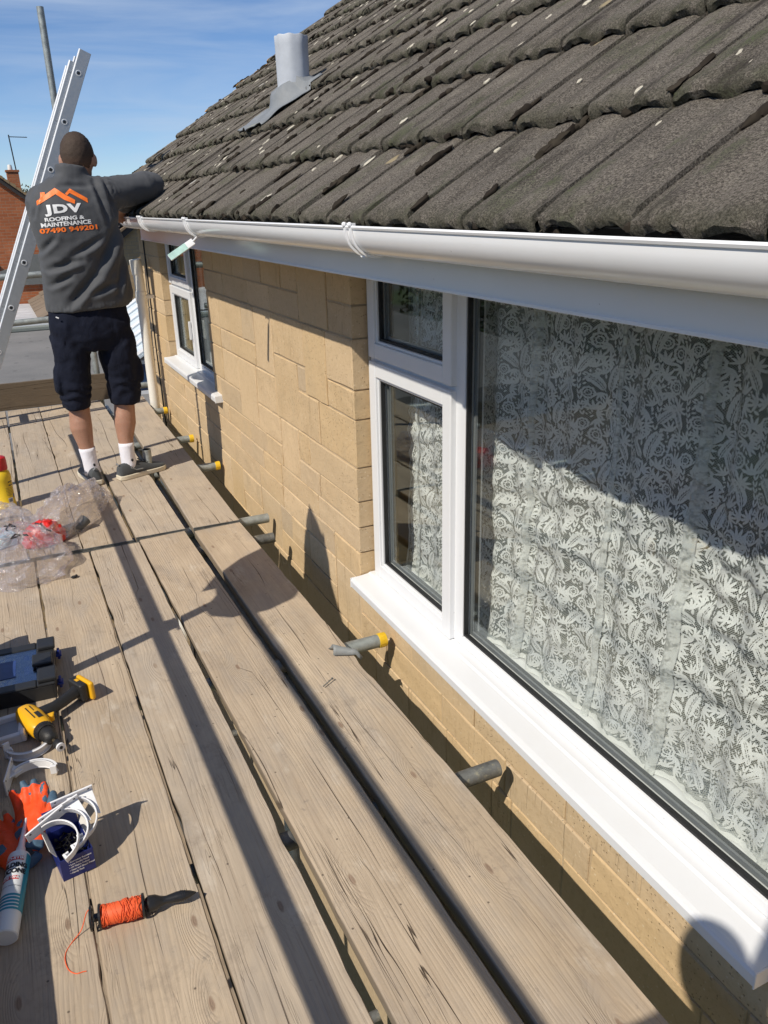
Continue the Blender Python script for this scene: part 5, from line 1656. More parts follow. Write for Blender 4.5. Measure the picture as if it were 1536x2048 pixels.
# jacket
mb = MB()
TR_ = [(0.946, 0.247, 0.655, 4.625, 0.148), (0.975, 0.246, 0.690, 4.627, 0.150), (1.02, 0.248, 0.694, 4.627, 0.148), (1.10, 0.250, 0.682, 4.622, 0.142), (1.20, 0.256, 0.668, 4.615, 0.138), (1.30, 0.250, 0.664, 4.610, 0.140), (1.38, 0.243, 0.668, 4.608, 0.140), (1.45, 0.246, 0.664, 4.610, 0.132), (1.51, 0.268, 0.642, 4.612, 0.114), (1.55, 0.305, 0.605, 4.612, 0.094), (1.585, 0.355, 0.565, 4.612, 0.080)]
mb.loft([sell((a + b) / 2, yc, z, (b - a) / 2, d, 40, 2.5, 0.03 if z < 1.1 else 0.0) for z, a, b, yc, d in TR_])
mb.loft([sell(0.462, 4.605, 1.555, 0.090, 0.082, 28, 2.2), sell(0.468, 4.608, 1.60, 0.079, 0.078, 28, 2.2), sell(0.474, 4.615, 1.640, 0.075, 0.078, 28, 2.2, -0.10)])
def sleeve(a, b, c, r):
    m1 = a.lerp(b, 0.5) + Vector((0, 0, -0.006)); m2 = b.lerp(c, 0.5)
    mb.tube([a.lerp(b, -0.16), a, m1, b.lerp(a, 0.12), b, b.lerp(c, 0.15), m2, c], [r * 0.9, r, r * 0.93, r * 0.90, r * 0.86, r * 0.80, r * 0.70, r * 0.56], 22)
sleeve(SHR, ELR, WRR, 0.083)
sleeve(SHL, ELL, WRL, 0.083)
mb.sph(SHL + Vector((0.02, 0, 0)), (0.085, 0.085, 0.085), 18, 12)
mb.sph(SHR + Vector((-0.01, 0, 0)), (0.085, 0.090, 0.088), 18, 12)
me = remesh(mb, 0.0085, 7)
FOLD = [((0.36, 0.985), (0.50, 1.12), 0.016, 0.022), ((0.50, 1.12), (0.655, 1.36), 0.016, 0.026), ((0.29, 1.155), (0.44, 1.20), 0.014, 0.016), ((0.37, 1.20), (0.56, 1.30), 0.010, 0.016), ((0.28, 1.075), (0.38, 1.12), 0.009, 0.014), ((0.60, 1.02), (0.655, 1.20), 0.008, 0.016),
        ((0.560, 1.56), (0.600, 1.36), 0.008, 0.012), ((0.610, 1.58), (0.640, 1.40), 0.008, 0.010), ((0.40, 1.545), (0.53, 1.54), 0.006, 0.012), ((0.255, 1.40), (0.30, 1.53), 0.005, 0.008), ((0.26, 1.24), (0.33, 1.30), 0.008, 0.014), ((0.45, 1.02), (0.62, 1.08), 0.008, 0.016)]
nrm = [v.normal.copy() for v in me.vertices]
for v, n_ in zip(me.vertices, nrm):
    p = v.co; off = 0.0
    if n_.y < 0.25 and p.x < 0.70:
        q = Vector((p.x, p.z))
        for a, b, amp, wd in FOLD:
            dv, t = seg_dist(q, Vector(a), Vector(b))
            ab = (Vector(b) - Vector(a)); sgn = 1 if (ab.x * dv.y - ab.y * dv.x) > 0 else -1
            d = dv.length
            taper = sin(pi * min(1, max(0, 0.12 + 0.76 * t)))
            off += 1.5 * amp * taper * (-math.exp(-(d / wd) ** 2) + 0.75 * math.exp(-((d - 1.6 * wd) / wd) ** 2) * (1 if sgn < 0 else 0.25))
    # creases round the raised sleeve
    for A, B in ((SHR, ELR), (ELR, WRR), (SHL, ELL)):
        dv, t = seg_dist(p, A, B)
        if dv.length < 0.12 and 0.02 < t < 0.98 and p.x > 0.62 or (A is SHL and dv.length < 0.11 and t > 0.15):
            L2 = (B - A).length
            w_ = t * L2 + 0.35 * dv.z + 0.12 * noise.noise(p * 14)
            off += 0.0085 * (abs(sin(w_ * 62)) ** 0.6 - 0.6) * (0.4 + noise.noise(p * 9)) 
    off += 0.0045 * noise.noise(p * 13) + 0.002 * noise.noise(p * 34)
    if p.z < 0.985: off += 0.0022 * sin(p.x * 330) * max(0, 1 - abs(p.z - 0.965 - 0.03 * (p.x - 0.45)) / 0.02)
    v.co = p + n_ * off
jacket = obj('jacket', me, JK, man, smooth='all')
bj = BVHTree.FromPolygons([v.co for v in me.vertices], [tuple(p.vertices) for p in me.polygons])
def onback(x, z, lift=0.0022):
    h_ = bj.ray_cast(Vector((x, 4.0, z)), Vector((0, 1, 0)))
    return Vector((x, (h_[0].y if h_[0] else 4.47) - lift, z))
def px(cx, cy):
    X, Y = cx / 3.84, cy / 3.84 + 220
    return (0.276 + 0.0023 * (X - 75) - 0.00044 * (Y - 412) + 0.002, 1.454 - 0.00228 * (Y - 412) - 0.00006 * (X - 75))
def project_back(me):
    bm = bmesh.new(); bm.from_mesh(me)
    bmesh.ops.triangulate(bm, faces=bm.faces)
    for _ in range(3):
        ed = [e for e in bm.edges if e.calc_length() > 0.012]
        if not ed: break
        bmesh.ops.subdivide_edges(bm, edges=ed, cuts=1)
        bmesh.ops.triangulate(bm, faces=bm.faces)
    for v in bm.verts: v.co = onback(v.co.x, v.co.z)
    bm.to_mesh(me); bm.free()
    return me
for poly in ([(286, 700), (312, 675), (312, 632), (345, 632), (346, 652), (418, 598), (495, 648), (575, 690), (572, 720), (492, 690), (424, 646), (290, 734)], [(497, 642), (530, 602), (670, 676), (677, 712), (640, 692), (532, 636), (512, 655)]):
    me = bpy.data.meshes.new('l'); pts = [px(*p) for p in poly]
    me.from_pydata([(x, 0, z) for x, z in pts], [], [tuple(range(len(pts)))])
    obj('roof_emblem', project_back(me), PRINTO, jacket)
def back_text(txt, c, w_, h_, rot, mat, bold, sp=1.0):
    me = text_mesh(txt, 1.0, 1.0, bold, spacing=sp)
    xs = [v.co.x for v in me.vertices]; ys_ = [v.co.y for v in me.vertices]
    sx, sy = w_ / (max(xs) - min(xs)), h_ / (max(ys_) - min(ys_))
    mx, my = (max(xs) + min(xs)) / 2, (max(ys_) + min(ys_)) / 2
    X, Z = px(*c)
    for v in me.vertices:
        a, b = (v.co.x - mx) * sx, (v.co.y - my) * sy
        v.co = Vector((X + a * cos(rot) - b * sin(rot), 0, Z + a * sin(rot) + b * cos(rot)))
    obj('lettering', project_back(me), mat, jacket)
back_text('JDV', (486, 766), 0.174, 0.053, radians(2), PRINTW, 0.05, 1.12)
back_text('ROOFING &', (498, 832), 0.183, 0.0185, radians(3), PRINTW, 0.035)
back_text('MAINTENANCE', (513, 872), 0.232, 0.0205, radians(3), PRINTW, 0.035)
back_text('07490 949201', (535, 916), 0.268, 0.0235, radians(3), PRINTO, 0.035)

# shorts
mb = MB()
mb.loft([sell(0.448, 4.628, z, rx, ry, 36, 2.5) for z, rx, ry in [(1.02, 0.190, 0.128), (0.95, 0.196, 0.134), (0.88, 0.205, 0.142), (0.80, 0.208, 0.140), (0.73, 0.200, 0.120)]])
mb.loft([sell(x, y, z, rx, ry, 26, 2.3) for z, x, y, rx, ry in [(0.88, 0.350, 4.628, 0.098, 0.132), (0.74, 0.344, 4.632, 0.099, 0.124), (0.62, 0.330, 4.638, 0.088, 0.112), (0.50, 0.322, 4.642, 0.079, 0.100), (0.455, 0.320, 4.642, 0.074, 0.094), (0.422, 0.3185, 4.642, 0.070, 0.092)]])
mb.loft([sell(x, y, z, rx, ry, 26, 2.3) for z, x, y, rx, ry in [(0.88, 0.555, 4.628, 0.102, 0.132), (0.74, 0.568, 4.632, 0.106, 0.126), (0.62, 0.580, 4.636, 0.096, 0.114), (0.50, 0.578, 4.640, 0.086, 0.102), (0.455, 0.577, 4.640, 0.082, 0.098), (0.418, 0.576, 4.640, 0.079, 0.096)]])
# cargo pocket bulges
mb.sph((0.243, 4.63, 0.58), (0.022, 0.075, 0.085), 14, 10)
mb.sph((0.672, 4.63, 0.60), (0.020, 0.075, 0.080), 14, 10)
me = remesh(mb, 0.0085, 5)
for v in me.vertices:
    p = v.co; n_ = v.normal
    f = 0.008 * noise.noise(Vector((p.x * 12, p.y * 12, p.z * 7))) + 0.004 * noise.noise(p * 30)
    f += 0.005 * sin(p.z * 70 + 9 * noise.noise(p * 8)) * math.exp(-((p.z - 0.50) / 0.07) ** 2)
    f += -0.010 * math.exp(-((p.z - 0.70 - 0.6 * abs(p.x - 0.44)) / 0.03) ** 2) * (1 if n_.y < 0 else 0)
    v.co = p + n_ * f
shorts = obj('shorts', me, NAVY, man, smooth='all')
MB().add([onback(0.262, 0.93) for _ in range(1)], [])
MB().tube([(0.279, 4.507, 0.925), (0.292, 4.503, 0.918)], 0.0035, 6).build('pocket_tag', PRINTW, shorts)

# socks and trainers
for lg, nm in ((legL, 0), (legR, 1)):
    a = Vector(lg[4]).lerp(Vector(lg[5]), 0.25); b_ = Vector(lg[5]); c = Vector(lg[6])
    mb = MB().tube([a + Vector((0, 0, 0.002)), a, a.lerp(b_, 0.3), b_, b_.lerp(c, 0.6), c], [0.0405, 0.0435, 0.0425, 0.0405, 0.043, 0.046], 22)
    for v in range(len(mb.v)):
        x, y, z = mb.v[v]
        mb.v[v] = (x + 0.0012 * sin(z * 420), y + 0.0012 * sin(z * 420 + x * 60), z)
    s = mb.build('sock', SOCK, man, smooth='all')
    MB().sph((lg[5][0] + 0.016, lg[5][1] - 0.039, 0.105), (0.008, 0.003, 0.009), 10, 6).build('sock_logo', PRINTK, s)
def shoe(heel, ang, name, roll=0.0):
    m = Matrix.Translation(heel) @ Matrix.Rotation(ang, 4, 'Z')
    st_ = [(0.0, 0.026, 0.078, 0.0), (0.012, 0.034, 0.088, 0.0), (0.05, 0.037, 0.092, 0.0), (0.095, 0.037, 0.090, 0.001), (0.125, 0.038, 0.088, 0.002), (0.16, 0.042, 0.074, 0.004), (0.20, 0.0465, 0.060, 0.005), (0.235, 0.046, 0.052, 0.004), (0.265, 0.038, 0.045, 0.001), (0.284, 0.022, 0.036, -0.002), (0.290, 0.010, 0.030, -0.003)]
    mb = MB(); rings = []
    for x, w_, h_, o_ in st_:
        ring = []
        for q in range(20):
            a = 2 * pi * q / 20
            cc, ss = cos(a), sin(a)
            yy = o_ + w_ * math.copysign(abs(cc) ** 0.75, cc); zz = 0.022 + (h_ - 0.022) * (max(0, ss) ** 0.85) + (0.0 if ss > 0 else 0.004 * ss)
            if ss > 0 and x < 0.13: yy *= 1 - 0.16 * ss
            ring.append(m @ Vector((x, yy, zz)))
        rings.append(ring)
    up_ = mb.loft(rings).build('trainer', SHOE, man, smooth=60)
    out_l = [(x, o_ + w_ + 0.004) for x, w_, h_, o_ in st_]; out_r = [(x, o_ - w_ - 0.004) for x, w_, h_, o_ in reversed(st_)]
    out_l[0] = (-0.006, out_l[0][1] - 0.004); out_r[-1] = (-0.006, out_r[-1][1] + 0.004); 
    MB().prism(out_l + out_r, 0.001, 0.027, m).build('sole', SOLE, up_, bevel=0.004, smooth=50)
    tr3 = MB()
    for i in range(5):
        x = 0.125 + i * 0.017
        tr3.tube([m @ Vector((x, -0.020, 0.091 - i * 0.0072)), m @ Vector((x + 0.006, 0, 0.096 - i * 0.0078)), m @ Vector((x + 0.012, 0.022, 0.089 - i * 0.0072))], 0.0032, 6)
    tr3.build('laces', BLACK, up_, smooth=True)
    MB().tube([m @ Vector((0.002, -0.010, 0.088)), m @ Vector((-0.004, 0, 0.098)), m @ Vector((0.002, 0.010, 0.088))], 0.004, 6).build('pull_tab', GREY, up_, smooth=True)
    mk_ = MB()
    for s_ in (-1, 1):
        mk_.tube([m @ Vector((0.06, s_ * 0.0375, 0.066)), m @ Vector((0.09, s_ * 0.0395, 0.048)), m @ Vector((0.13, s_ * 0.0415, 0.046))], 0.0035, 6)
    mk_.build('side_flash', GREY, up_, smooth=True)
shoe(Vector((0.352, 4.530, 0.001)), radians(97), 'trainer')
shoe(Vector((0.475, 4.556, 0.001)), radians(21), 'trainer')

# ================================================================== the photographer, standing out of the picture: casts the shadow at the bottom right
ph = empty('person', (-0.30, -0.10, 0.0), label='person holding up a phone, just outside the picture', cat='person', world=True)
mb = MB()
PC = Vector((-0.33, 0.15, 0.03))
mb.sph(PC + Vector((0, 0.02, 1.50)), (0.078, 0.098, 0.125), 20, 14)
mb.tube([PC + Vector((0, 0, 1.30)), PC + Vector((0, 0.01, 1.42))], 0.058, 14)
mb.loft([sell(PC.x, PC.y, z, rx, ry) for z, rx, ry in [(0.75, 0.17, 0.12), (0.95, 0.17, 0.12), (1.15, 0.19, 0.12), (1.28, 0.20, 0.11), (1.35, 0.12, 0.08)]])
for s_ in (-1, 1):
    mb.tube([PC + Vector((s_ * 0.19, 0, 1.27)), PC + Vector((s_ * 0.21, 0.02, 1.02)), Vector((-0.10 + s_ * 0.05, -0.04, 1.36))], [0.052, 0.042, 0.030], 12)
    hand(mb, Vector((-0.10 + s_ * 0.05, -0.04, 1.36)), Vector((-s_ * 0.03, 0.0, 0.06)), s_)
    mb.tube([PC + Vector((s_ * 0.09, 0, 0.8)), PC + Vector((s_ * 0.10, 0.02, 0.45)), PC + Vector((s_ * 0.10, 0, 0.08))], [0.09, 0.06, 0.045], 14)
    mb.tube([PC + Vector((s_ * 0.10, -0.05, 0.045)), PC + Vector((s_ * 0.10, 0.17, 0.035))], 0.042, 12)
obj('body', remesh(mb, 0.010, 4), m_cloth('dark_work_clothes', (0.03, 0.032, 0.036)), ph, smooth='all')
bx('phone', BLACK, ph, -0.16, -0.02, -0.035, -0.027, 1.36, 1.45, 0.006)
# ================================================================== beyond the scaffold
def struct(o, kind='structure'):
    o['kind'] = kind; return o
mb = MB(); n = 60
g = []
for i in range(n + 1):
    row = []
    for j in range(n + 1):
        x = -900 + 1800 * (i / n); y = -300 + 1500 * (j / n)
        row.append((x, y, GZ))
    g.append(row)
gnd = MB().loft(g, caps=False, closed=False).build('ground', m_ground(), None)
struct(gnd)
# hillside and wood on the skyline
HILLM = plain('hill_grass', (0.075, 0.085, 0.04), 0.95, var=0.4, scale=0.05, shift=False)
g = []
for i in range(41):
    x = -500 + 1000 * i / 40; row = []
    for j in range(11):
        y = 150 + 40 * j
        h = 11.5 * (1 - math.exp(-((j) / 2.2) ** 2)) * (0.72 + 0.28 * noise.noise(Vector((x * 0.006, 2, 1)))) 
        row.append((x, y, GZ - 0.3 + h))
    g.append(row)
struct(MB().loft(g, caps=False, closed=False).build('hill', HILLM, None, smooth='all'))
WOODL = m_leaf('far_wood_leaves', (0.040, 0.040, 0.022), (0.12, 0.105, 0.062))
rw = random.Random(3)
mb = MB()
for t in range(420):
    x = rw.uniform(-130, 150); y = rw.uniform(195, 330)
    j = (y - 150) / 40
    z = GZ - 0.3 + 11.5 * (1 - math.exp(-(j / 2.2) ** 2)) * (0.72 + 0.28 * noise.noise(Vector((x * 0.006, 2, 1))))
    H_ = rw.uniform(2.2, 5.5); R2 = H_ * rw.uniform(0.35, 0.6)
    for q in range(46):
        a = rw.uniform(0, 2 * pi); e = rw.uniform(-0.2, 1.0); rr = R2 * sqrt(rw.random())
        c = Vector((x + rr * cos(a), y + rr * sin(a), z + H_ * (0.25 + 0.75 * max(0, e)) * (1 - 0.35 * (rr / R2) ** 2)))
        s_ = rw.uniform(0.25, 0.6)
        d1 = Vector((rw.uniform(-1, 1), rw.uniform(-1, 1), rw.uniform(-1, 1))).normalized() * s_; d2 = Vector((rw.uniform(-1, 1), rw.uniform(-1, 1), rw.uniform(-1, 1))).normalized() * s_
        b = len(mb.v); mb.v += [tuple(c - d1), tuple(c + d2), tuple(c + d1 * 0.8 - d2 * 0.2)]; mb.f.append((b, b + 1, b + 2))
tag(mb.build('far_wood', WOODL, None), kind='stuff')

BR1 = m_brick('orange_red_brick', (0.36, 0.115, 0.050), (0.46, 0.165, 0.075), (0.36, 0.25, 0.17))
BR2 = m_brick('tan_brick', (0.40, 0.28, 0.15), (0.47, 0.34, 0.19), (0.33, 0.27, 0.2))
RT1 = plain('brown_roof_tile', (0.19, 0.135, 0.085), 0.9, var=0.35, scale=3, bump=0.3)
LEADS = plain('grey_slate_hanging', (0.15, 0.165, 0.165), 0.7, var=0.2)
DARKW = plain('dark_barge_board', (0.035, 0.030, 0.027), 0.7)

def gable_house(name, label, x0, x1, y0, y1, ze, zr, brick, tilem, windows=(), group=None, axis='Y'):
    """pitched house, gable towards the camera"""
    root = empty(name, ((x0 + x1) / 2, (y0 + y1) / 2, GZ), label=label, cat='house', group=group, world=True)
    xm = (x0 + x1) / 2
    prof = [(x0, GZ), (x1, GZ), (x1, ze), (xm, zr), (x0, ze)]
    mb = MB().loft([[(x, y0, z) for x, z in prof], [(x, y1, z) for x, z in prof]])
    w_ = mb.build('wall', brick, root)
    ov = 0.25; sl_ = (zr - ze) / (x1 - xm)
    rb = MB()
    for sgn, xe in ((-1, x0 - ov), (1, x1 + ov)):
        zb = ze - ov * sl_
        n_ = max(4, int(abs(xe - xm) / 0.3))
        for i in range(n_):
            a, b = i / n_, (i + 1) / n_
            xa, za = xm + (xe - xm) * a, zr + (zb - zr) * a; xb, zb2 = xm + (xe - xm) * b, zr + (zb - zr) * b
            p = [(xa, za + 0.03), (xb, zb2 + 0.085), (xb, zb2 + 0.03), (xa, za + 0.01)]
            rb.loft([[(x, y0 - 0.18, z) for x, z in p], [(x, y1 + 0.18, z) for x, z in p]])
    rf = rb.build('roof', tilem, root)
    for sgn, xe in ((-1, x0 - ov), (1, x1 + ov)):
        zb = ze - ov * sl_
        MB().loft([[(xm, y0 - 0.14, zr + 0.008), (xe, y0 - 0.14, zb + 0.008), (xe, y0 - 0.14, zb - 0.12), (xm, y0 - 0.14, zr - 0.12)], [(xm, y0 - 0.11, zr + 0.008), (xe, y0 - 0.11, zb + 0.008), (xe, y0 - 0.11, zb - 0.12), (xm, y0 - 0.11, zr - 0.12)]]).build('barge_board', DARKW, rf)
    for (wx, wy, wz, ww, wh, face) in windows:
        mbw = MB(); t = 0.06
        if face == 'x':
            mbw.box(wx, wx + 0.05, wy, wy + t, wz, wz + wh).box(wx, wx + 0.05, wy + ww - t, wy + ww, wz, wz + wh).box(wx, wx + 0.049, wy + t, wy + ww - t, wz, wz + t).box(wx, wx + 0.049, wy + t, wy + ww - t, wz + wh - t, wz + wh).box(wx, wx + 0.048, wy + ww / 2 - t / 2, wy + ww / 2 + t / 2, wz + t, wz + wh - t)
            f_ = mbw.build('window', UPVC, root)
            bx('pane', plain('dark_pane', (0.03, 0.035, 0.04), 0.08), f_, wx + 0.004, wx + 0.02, wy + t, wy + ww - t, wz + t, wz + wh - t)
    return root, rf

# brick gable end behind the ladder
gh, gr1 = gable_house('brick_house', 'orange brick house with its gable end behind the ladder', -6.6, 1.86, 24.0, 33.0, 1.27, 4.66, BR1, RT1)
mb = MB()
mb.prism([(0.45, -0.42), (1.86, -0.42), (1.86, 0.34), (0.92, 0.34), (0.60, 0.02), (0.30, -0.05)], 23.93, 23.995, Matrix(((1, 0, 0, 0), (0, 0, 1, 0), (0, 1, 0, 0), (0, 0, 0, 1))))
mb.build('slate_panel', LEADS, gh)
MB().tube([(0.30, 23.95, 0.05), (0.30, 23.99, 0.05)], 0.06, 12).build('vent', BLACK, gh)
# verge tiles of that gable, seen edge on
vm = MB(); rv = random.Random(2)
for i in range(34):
    a, b = i / 34, (i + 0.94) / 34
    xm, xe = -2.37, 2.11; zr_, zb_ = 4.66, 1.27 - 0.25 * (3.39 / 4.23)
    xa, xb = xm + (xe - xm) * a, xm + (xe - xm) * b; za, zb2 = zr_ + (zb_ - zr_) * a, zr_ + (zb_ - zr_) * b
    h0 = rv.uniform(0.045, 0.075)
    vm.loft([[(xa, y, za + 0.012), (xb, y, zb2 + 0.012), (xb, y, zb2 + 0.012 + h0 + 0.03), (xa, y, za + h0)] for y in (23.80, 23.98)])
vm.build('verge', plain('verge_tile', (0.26, 0.185, 0.10), 0.9, var=0.4, scale=6), gr1)

# house further back with chimney and aerial
h2, r2_ = gable_house('brick_house', 'small far brick house with a chimney and aerial above the near gable', 0.6, 6.0, 44.0, 52.0, -0.1, 2.36, BR1, RT1)
ch = MB().box(1.62, 2.12, 43.2, 43.9, GZ, 3.05).box(1.58, 2.16, 43.16, 43.94, 3.05, 3.13).build('chimney', BR1, h2)
MB().tube([(1.80, 43.5, 3.13), (1.80, 43.5, 3.33), (1.80, 43.5, 3.36)], [0.11, 0.09, 0.07], 14).build('chimney_pot', plain('pale_chimney_pot', (0.70, 0.68, 0.63), 0.6), h2, smooth=True)
MB().tube([(2.10, 43.5, 2.0), (1.98, 43.5, 4.6)], 0.030, 6).build('aerial_mast', BLACK, h2)
mb = MB().tube([(1.98, 43.5, 4.52), (2.75, 43.5, 4.50)], 0.018, 5)
for i in range(7): mb.tube([(2.08 + i * 0.1, 43.32, 4.51), (2.08 + i * 0.1, 43.68, 4.51)], 0.010, 4)
mb.build('aerial', BLACK, h2)

# tiled outbuilding, corrugated lean-to, fence, flat roof
ob = empty('outbuilding', (2.3, 22.0, GZ), label='low outbuilding with a brown tiled roof in front of the brick gable', cat='outbuilding', world=True)
MB().loft([[(0.95, y, GZ), (4.2, y, GZ), (4.2, y, 1.10), (0.95, y, -0.82)] for y in (19.7, 23.9)]).build('wall', BR1, ob)
mb = MB(); rt_ = random.Random(6)
for i in range(11):
    xa, xb = 0.86 + i * 0.30, 0.86 + (i + 1) * 0.30 + 0.03
    za, zb2 = -0.86 + i * 0.178, -0.86 + (i + 1) * 0.178
    for j in range(14):
        ya, yb = 19.55 + j * 0.32, 19.55 + (j + 1) * 0.32 - 0.012
        d = rt_.uniform(-0.008, 0.008)
        vs = [(xa, ya, za + 0.05 + d), (xa, yb, za + 0.05 + d), (xb, yb, zb2 + 0.012), (xb, ya, zb2 + 0.012), (xa, ya, za + 0.02 + d), (xa, yb, za + 0.02 + d)]
        mb.add(vs, [(0, 1, 2, 3), (4, 5, 1, 0), (4, 0, 3), (5, 2, 1)])
rf = mb.build('roof', plain('brown_concrete_tile', (0.20, 0.155, 0.115), 0.95, var=0.3, scale=1.2, bump=0.3), ob)
for (p, q) in (((1.25, 22.6, -0.57), (1.55, 22.65, -0.39)), ((1.35, 23.85, -0.45), (1.9, 23.88, -0.12))):
    MB().tube([p, q], 0.03, 6).build('lead_patch', plain('lead_patch', (0.5, 0.52, 0.53), 0.6), ob)
lt = empty('lean_to', (-0.8, 22.0, GZ), label='lean-to with a pale corrugated plastic roof behind the ladder', cat='lean-to', world=True)
CORR = NT('corrugated_plastic')
_v = CORR.co(shift=False); _n = CORR.noise(_v, 1.6, 6, 0.7)
CORR = CORR.done(CORR.bsdf(color=CORR.mix(CORR.mr(_n, 0.3, 0.7), (0.42, 0.42, 0.44), (0.66, 0.66, 0.68)), rough=0.4))
g = []
for i in range(121):
    y = 19.75 + 8.6 * i / 120
    g.append([(x, y, -0.99 + 0.035 * sin(i * pi / 3) + 0.03 * (0.90 - x) + 0.020 * (y - 19.75)) for x in (-3.2, -1.2, 0.0, 0.905)])
MB().loft(g, caps=False, closed=False).build('roof', CORR, lt, smooth='all')
MB().box(-3.1, 0.85, 19.75, 28.2, GZ, -1.06).build('wall', BR2, lt)
fn = empty('fence', (-1.5, 29.0, GZ), label='pale close-boarded timber fence behind the corrugated roof', cat='fence', world=True)
FW = plain('fence_timber', (0.40, 0.29, 0.14), 0.85, var=0.3, scale=9)
fme = MB().box(-0.055, 0.055, -0.010, 0.010, 0, 3.4).mesh('slat'); fme.materials.append(FW)
for i in range(40):
    o = bpy.data.objects.new('slat', fme); COL.objects.link(o)
    o.location = (-4.6 + i * 0.13, 29.0 + 0.012 * (i % 2), GZ); o.scale = (1, 1, 1 + 0.012 * ((i * 7) % 5 - 2))
    par(o, fn)
bx('rail', FW, fn, -4.7, 0.6, 29.02, 29.07, -1.0, -0.9); bx('rail', FW, fn, -4.7, 0.6, 29.02, 29.07, -2.8, -2.7)

fr = empty('flat_roof_garage', (-1.0, 15.0, GZ), label='garage with a grey felt flat roof just beyond the scaffold', cat='garage', world=True)
MB().box(-6.0, 2.75, 9.6, 19.3, GZ, -1.22).build('wall', BR2, fr)
MB().box(-6.15, 2.90, 9.45, 19.45, -1.219, -1.02).build('roof', m_felt(), fr)
MB().box(-6.15, 2.92, 19.25, 19.47, -1.0195, -0.93).build('upstand', plain('green_grey_upstand', (0.20, 0.22, 0.20), 0.8, var=0.2), fr, bevel=0.02)
MB().box(-6.15, 2.92, 19.472, 19.50, -1.1, -0.90).build('edge_trim', ALUB, fr)

# house with solar panels, conservatory
hs, hr = gable_house('brick_house', 'tan brick house with solar panels beyond the downpipe', 2.25, 5.6, 18.5, 30.0, 0.62, 1.85, BR2, RT1)
PV = plain('solar_glass', (0.035, 0.062, 0.13), 0.12, var=0.25, scale=4)
slp = (1.85 - 0.62) / (3.925 - 2.25)
def rr_(x, y, h): return (x, y, 0.62 + (x - 2.25) * slp + 0.10 + h)
for i in range(4):
    for j in range(1):
        x0, y0 = 2.15 + j * 1.45, 18.5 + i * 1.05
        vs = [rr_(x0, y0, 0.06), rr_(x0 + 1.4, y0, 0.06), rr_(x0 + 1.4, y0 + 1.0, 0.06), rr_(x0, y0 + 1.0, 0.06)]
        lo = [(a, b, c - 0.04) for a, b, c in vs]
        p = MB().add(vs + lo, [(0, 1, 2, 3), (7, 6, 5, 4), (0, 4, 5, 1), (1, 5, 6, 2), (2, 6, 7, 3), (3, 7, 4, 0)]).build('solar_panel', PV, hr)
        fm = MB()
        for a, b in ((0, 1), (1, 2), (2, 3), (3, 0)): fm.tube([Vector(vs[a]), Vector(vs[b])], 0.022, 4)
        for q in range(1, 3): fm.tube([Vector(vs[0]).lerp(Vector(vs[1]), q / 3), Vector(vs[3]).lerp(Vector(vs[2]), q / 3)], 0.008, 4)
        fm.build('panel_frame', ALUB, p)
cv = empty('conservatory', (2.2, 13.0, GZ), label='white framed conservatory with a blue sky reflection coloured into its glass, beside the downpipe', cat='conservatory', world=True)
CVG = plain('sky_reflection_glazing', (0.02, 0.05, 0.12), 0.06, var=0.3, scale=2)  # navy reflection of the sky is put into the pane colour
A = lambda t, y: (1.60 + 1.3 * t, y, -0.52 + 0.80 * t)
MB().add([A(0, 11.4), A(1, 11.4), A(1, 15.0), A(0, 15.0), tuple(Vector(A(0, 11.4)) - Vector((0, 0, .03))), tuple(Vector(A(1, 11.4)) - Vector((0, 0, .03))), tuple(Vector(A(1, 15.0)) - Vector((0, 0, .03))), tuple(Vector(A(0, 15.0)) - Vector((0, 0, .03)))], [(0, 1, 2, 3), (7, 6, 5, 4), (0, 4, 5, 1), (1, 5, 6, 2), (2, 6, 7, 3), (3, 7, 4, 0)]).build('roof', plain('pale_roof_sheet', (0.60, 0.68, 0.74), 0.3), cv)
for i in range(7):
    y = 11.45 + i * 0.58
    MB().tube([Vector(A(0, y)) + Vector((0, 0, .03)), Vector(A(1, y)) + Vector((0, 0, .03))], 0.035, 6).build('glazing_bar', UPVC, cv)
MB().box(1.66, 2.9, 11.6, 14.9, -1.5, -0.56).build('glazing', CVG, cv)
for z in (-0.60, -0.92, -1.02, -1.5):
    MB().box(1.62, 2.9, 11.56, 11.64, z, z + 0.045).box(1.615, 1.665, 11.6, 14.9, z, z + 0.045).build('transom_bar', UPVC, cv)
MB().box(1.66, 2.9, 11.6, 14.9, GZ, -1.5).build('base', DARKW, cv)

# things on the ground glimpsed through the gaps between the boards
for nm, mat, lab, cat, b in [
    ('plastic_sheet', WHITEP, 'white plastic sheet on the ground, seen through the gap in the boards', 'plastic sheet', (0.55, 1.0, 10.2, 11.6, 0, 0.05)),
    ('timber_pallet', FW, 'pale timber on the ground, seen through the gap in the boards', 'timber', (1.15, 1.42, 4.75, 5.5, 0, 0.15)),
    ('gutter_length', WHITEP, 'old white gutter length lying on the ground below the boards', 'gutter length', (0.75, 0.87, 5.0, 9.0, 0, 0.08))]:
    o = bx(nm, mat, None, b[0], b[1], b[2], b[3], GZ + 0.004 + b[4], GZ + 0.004 + b[5], 0.01)
    tag(o, lab, cat)

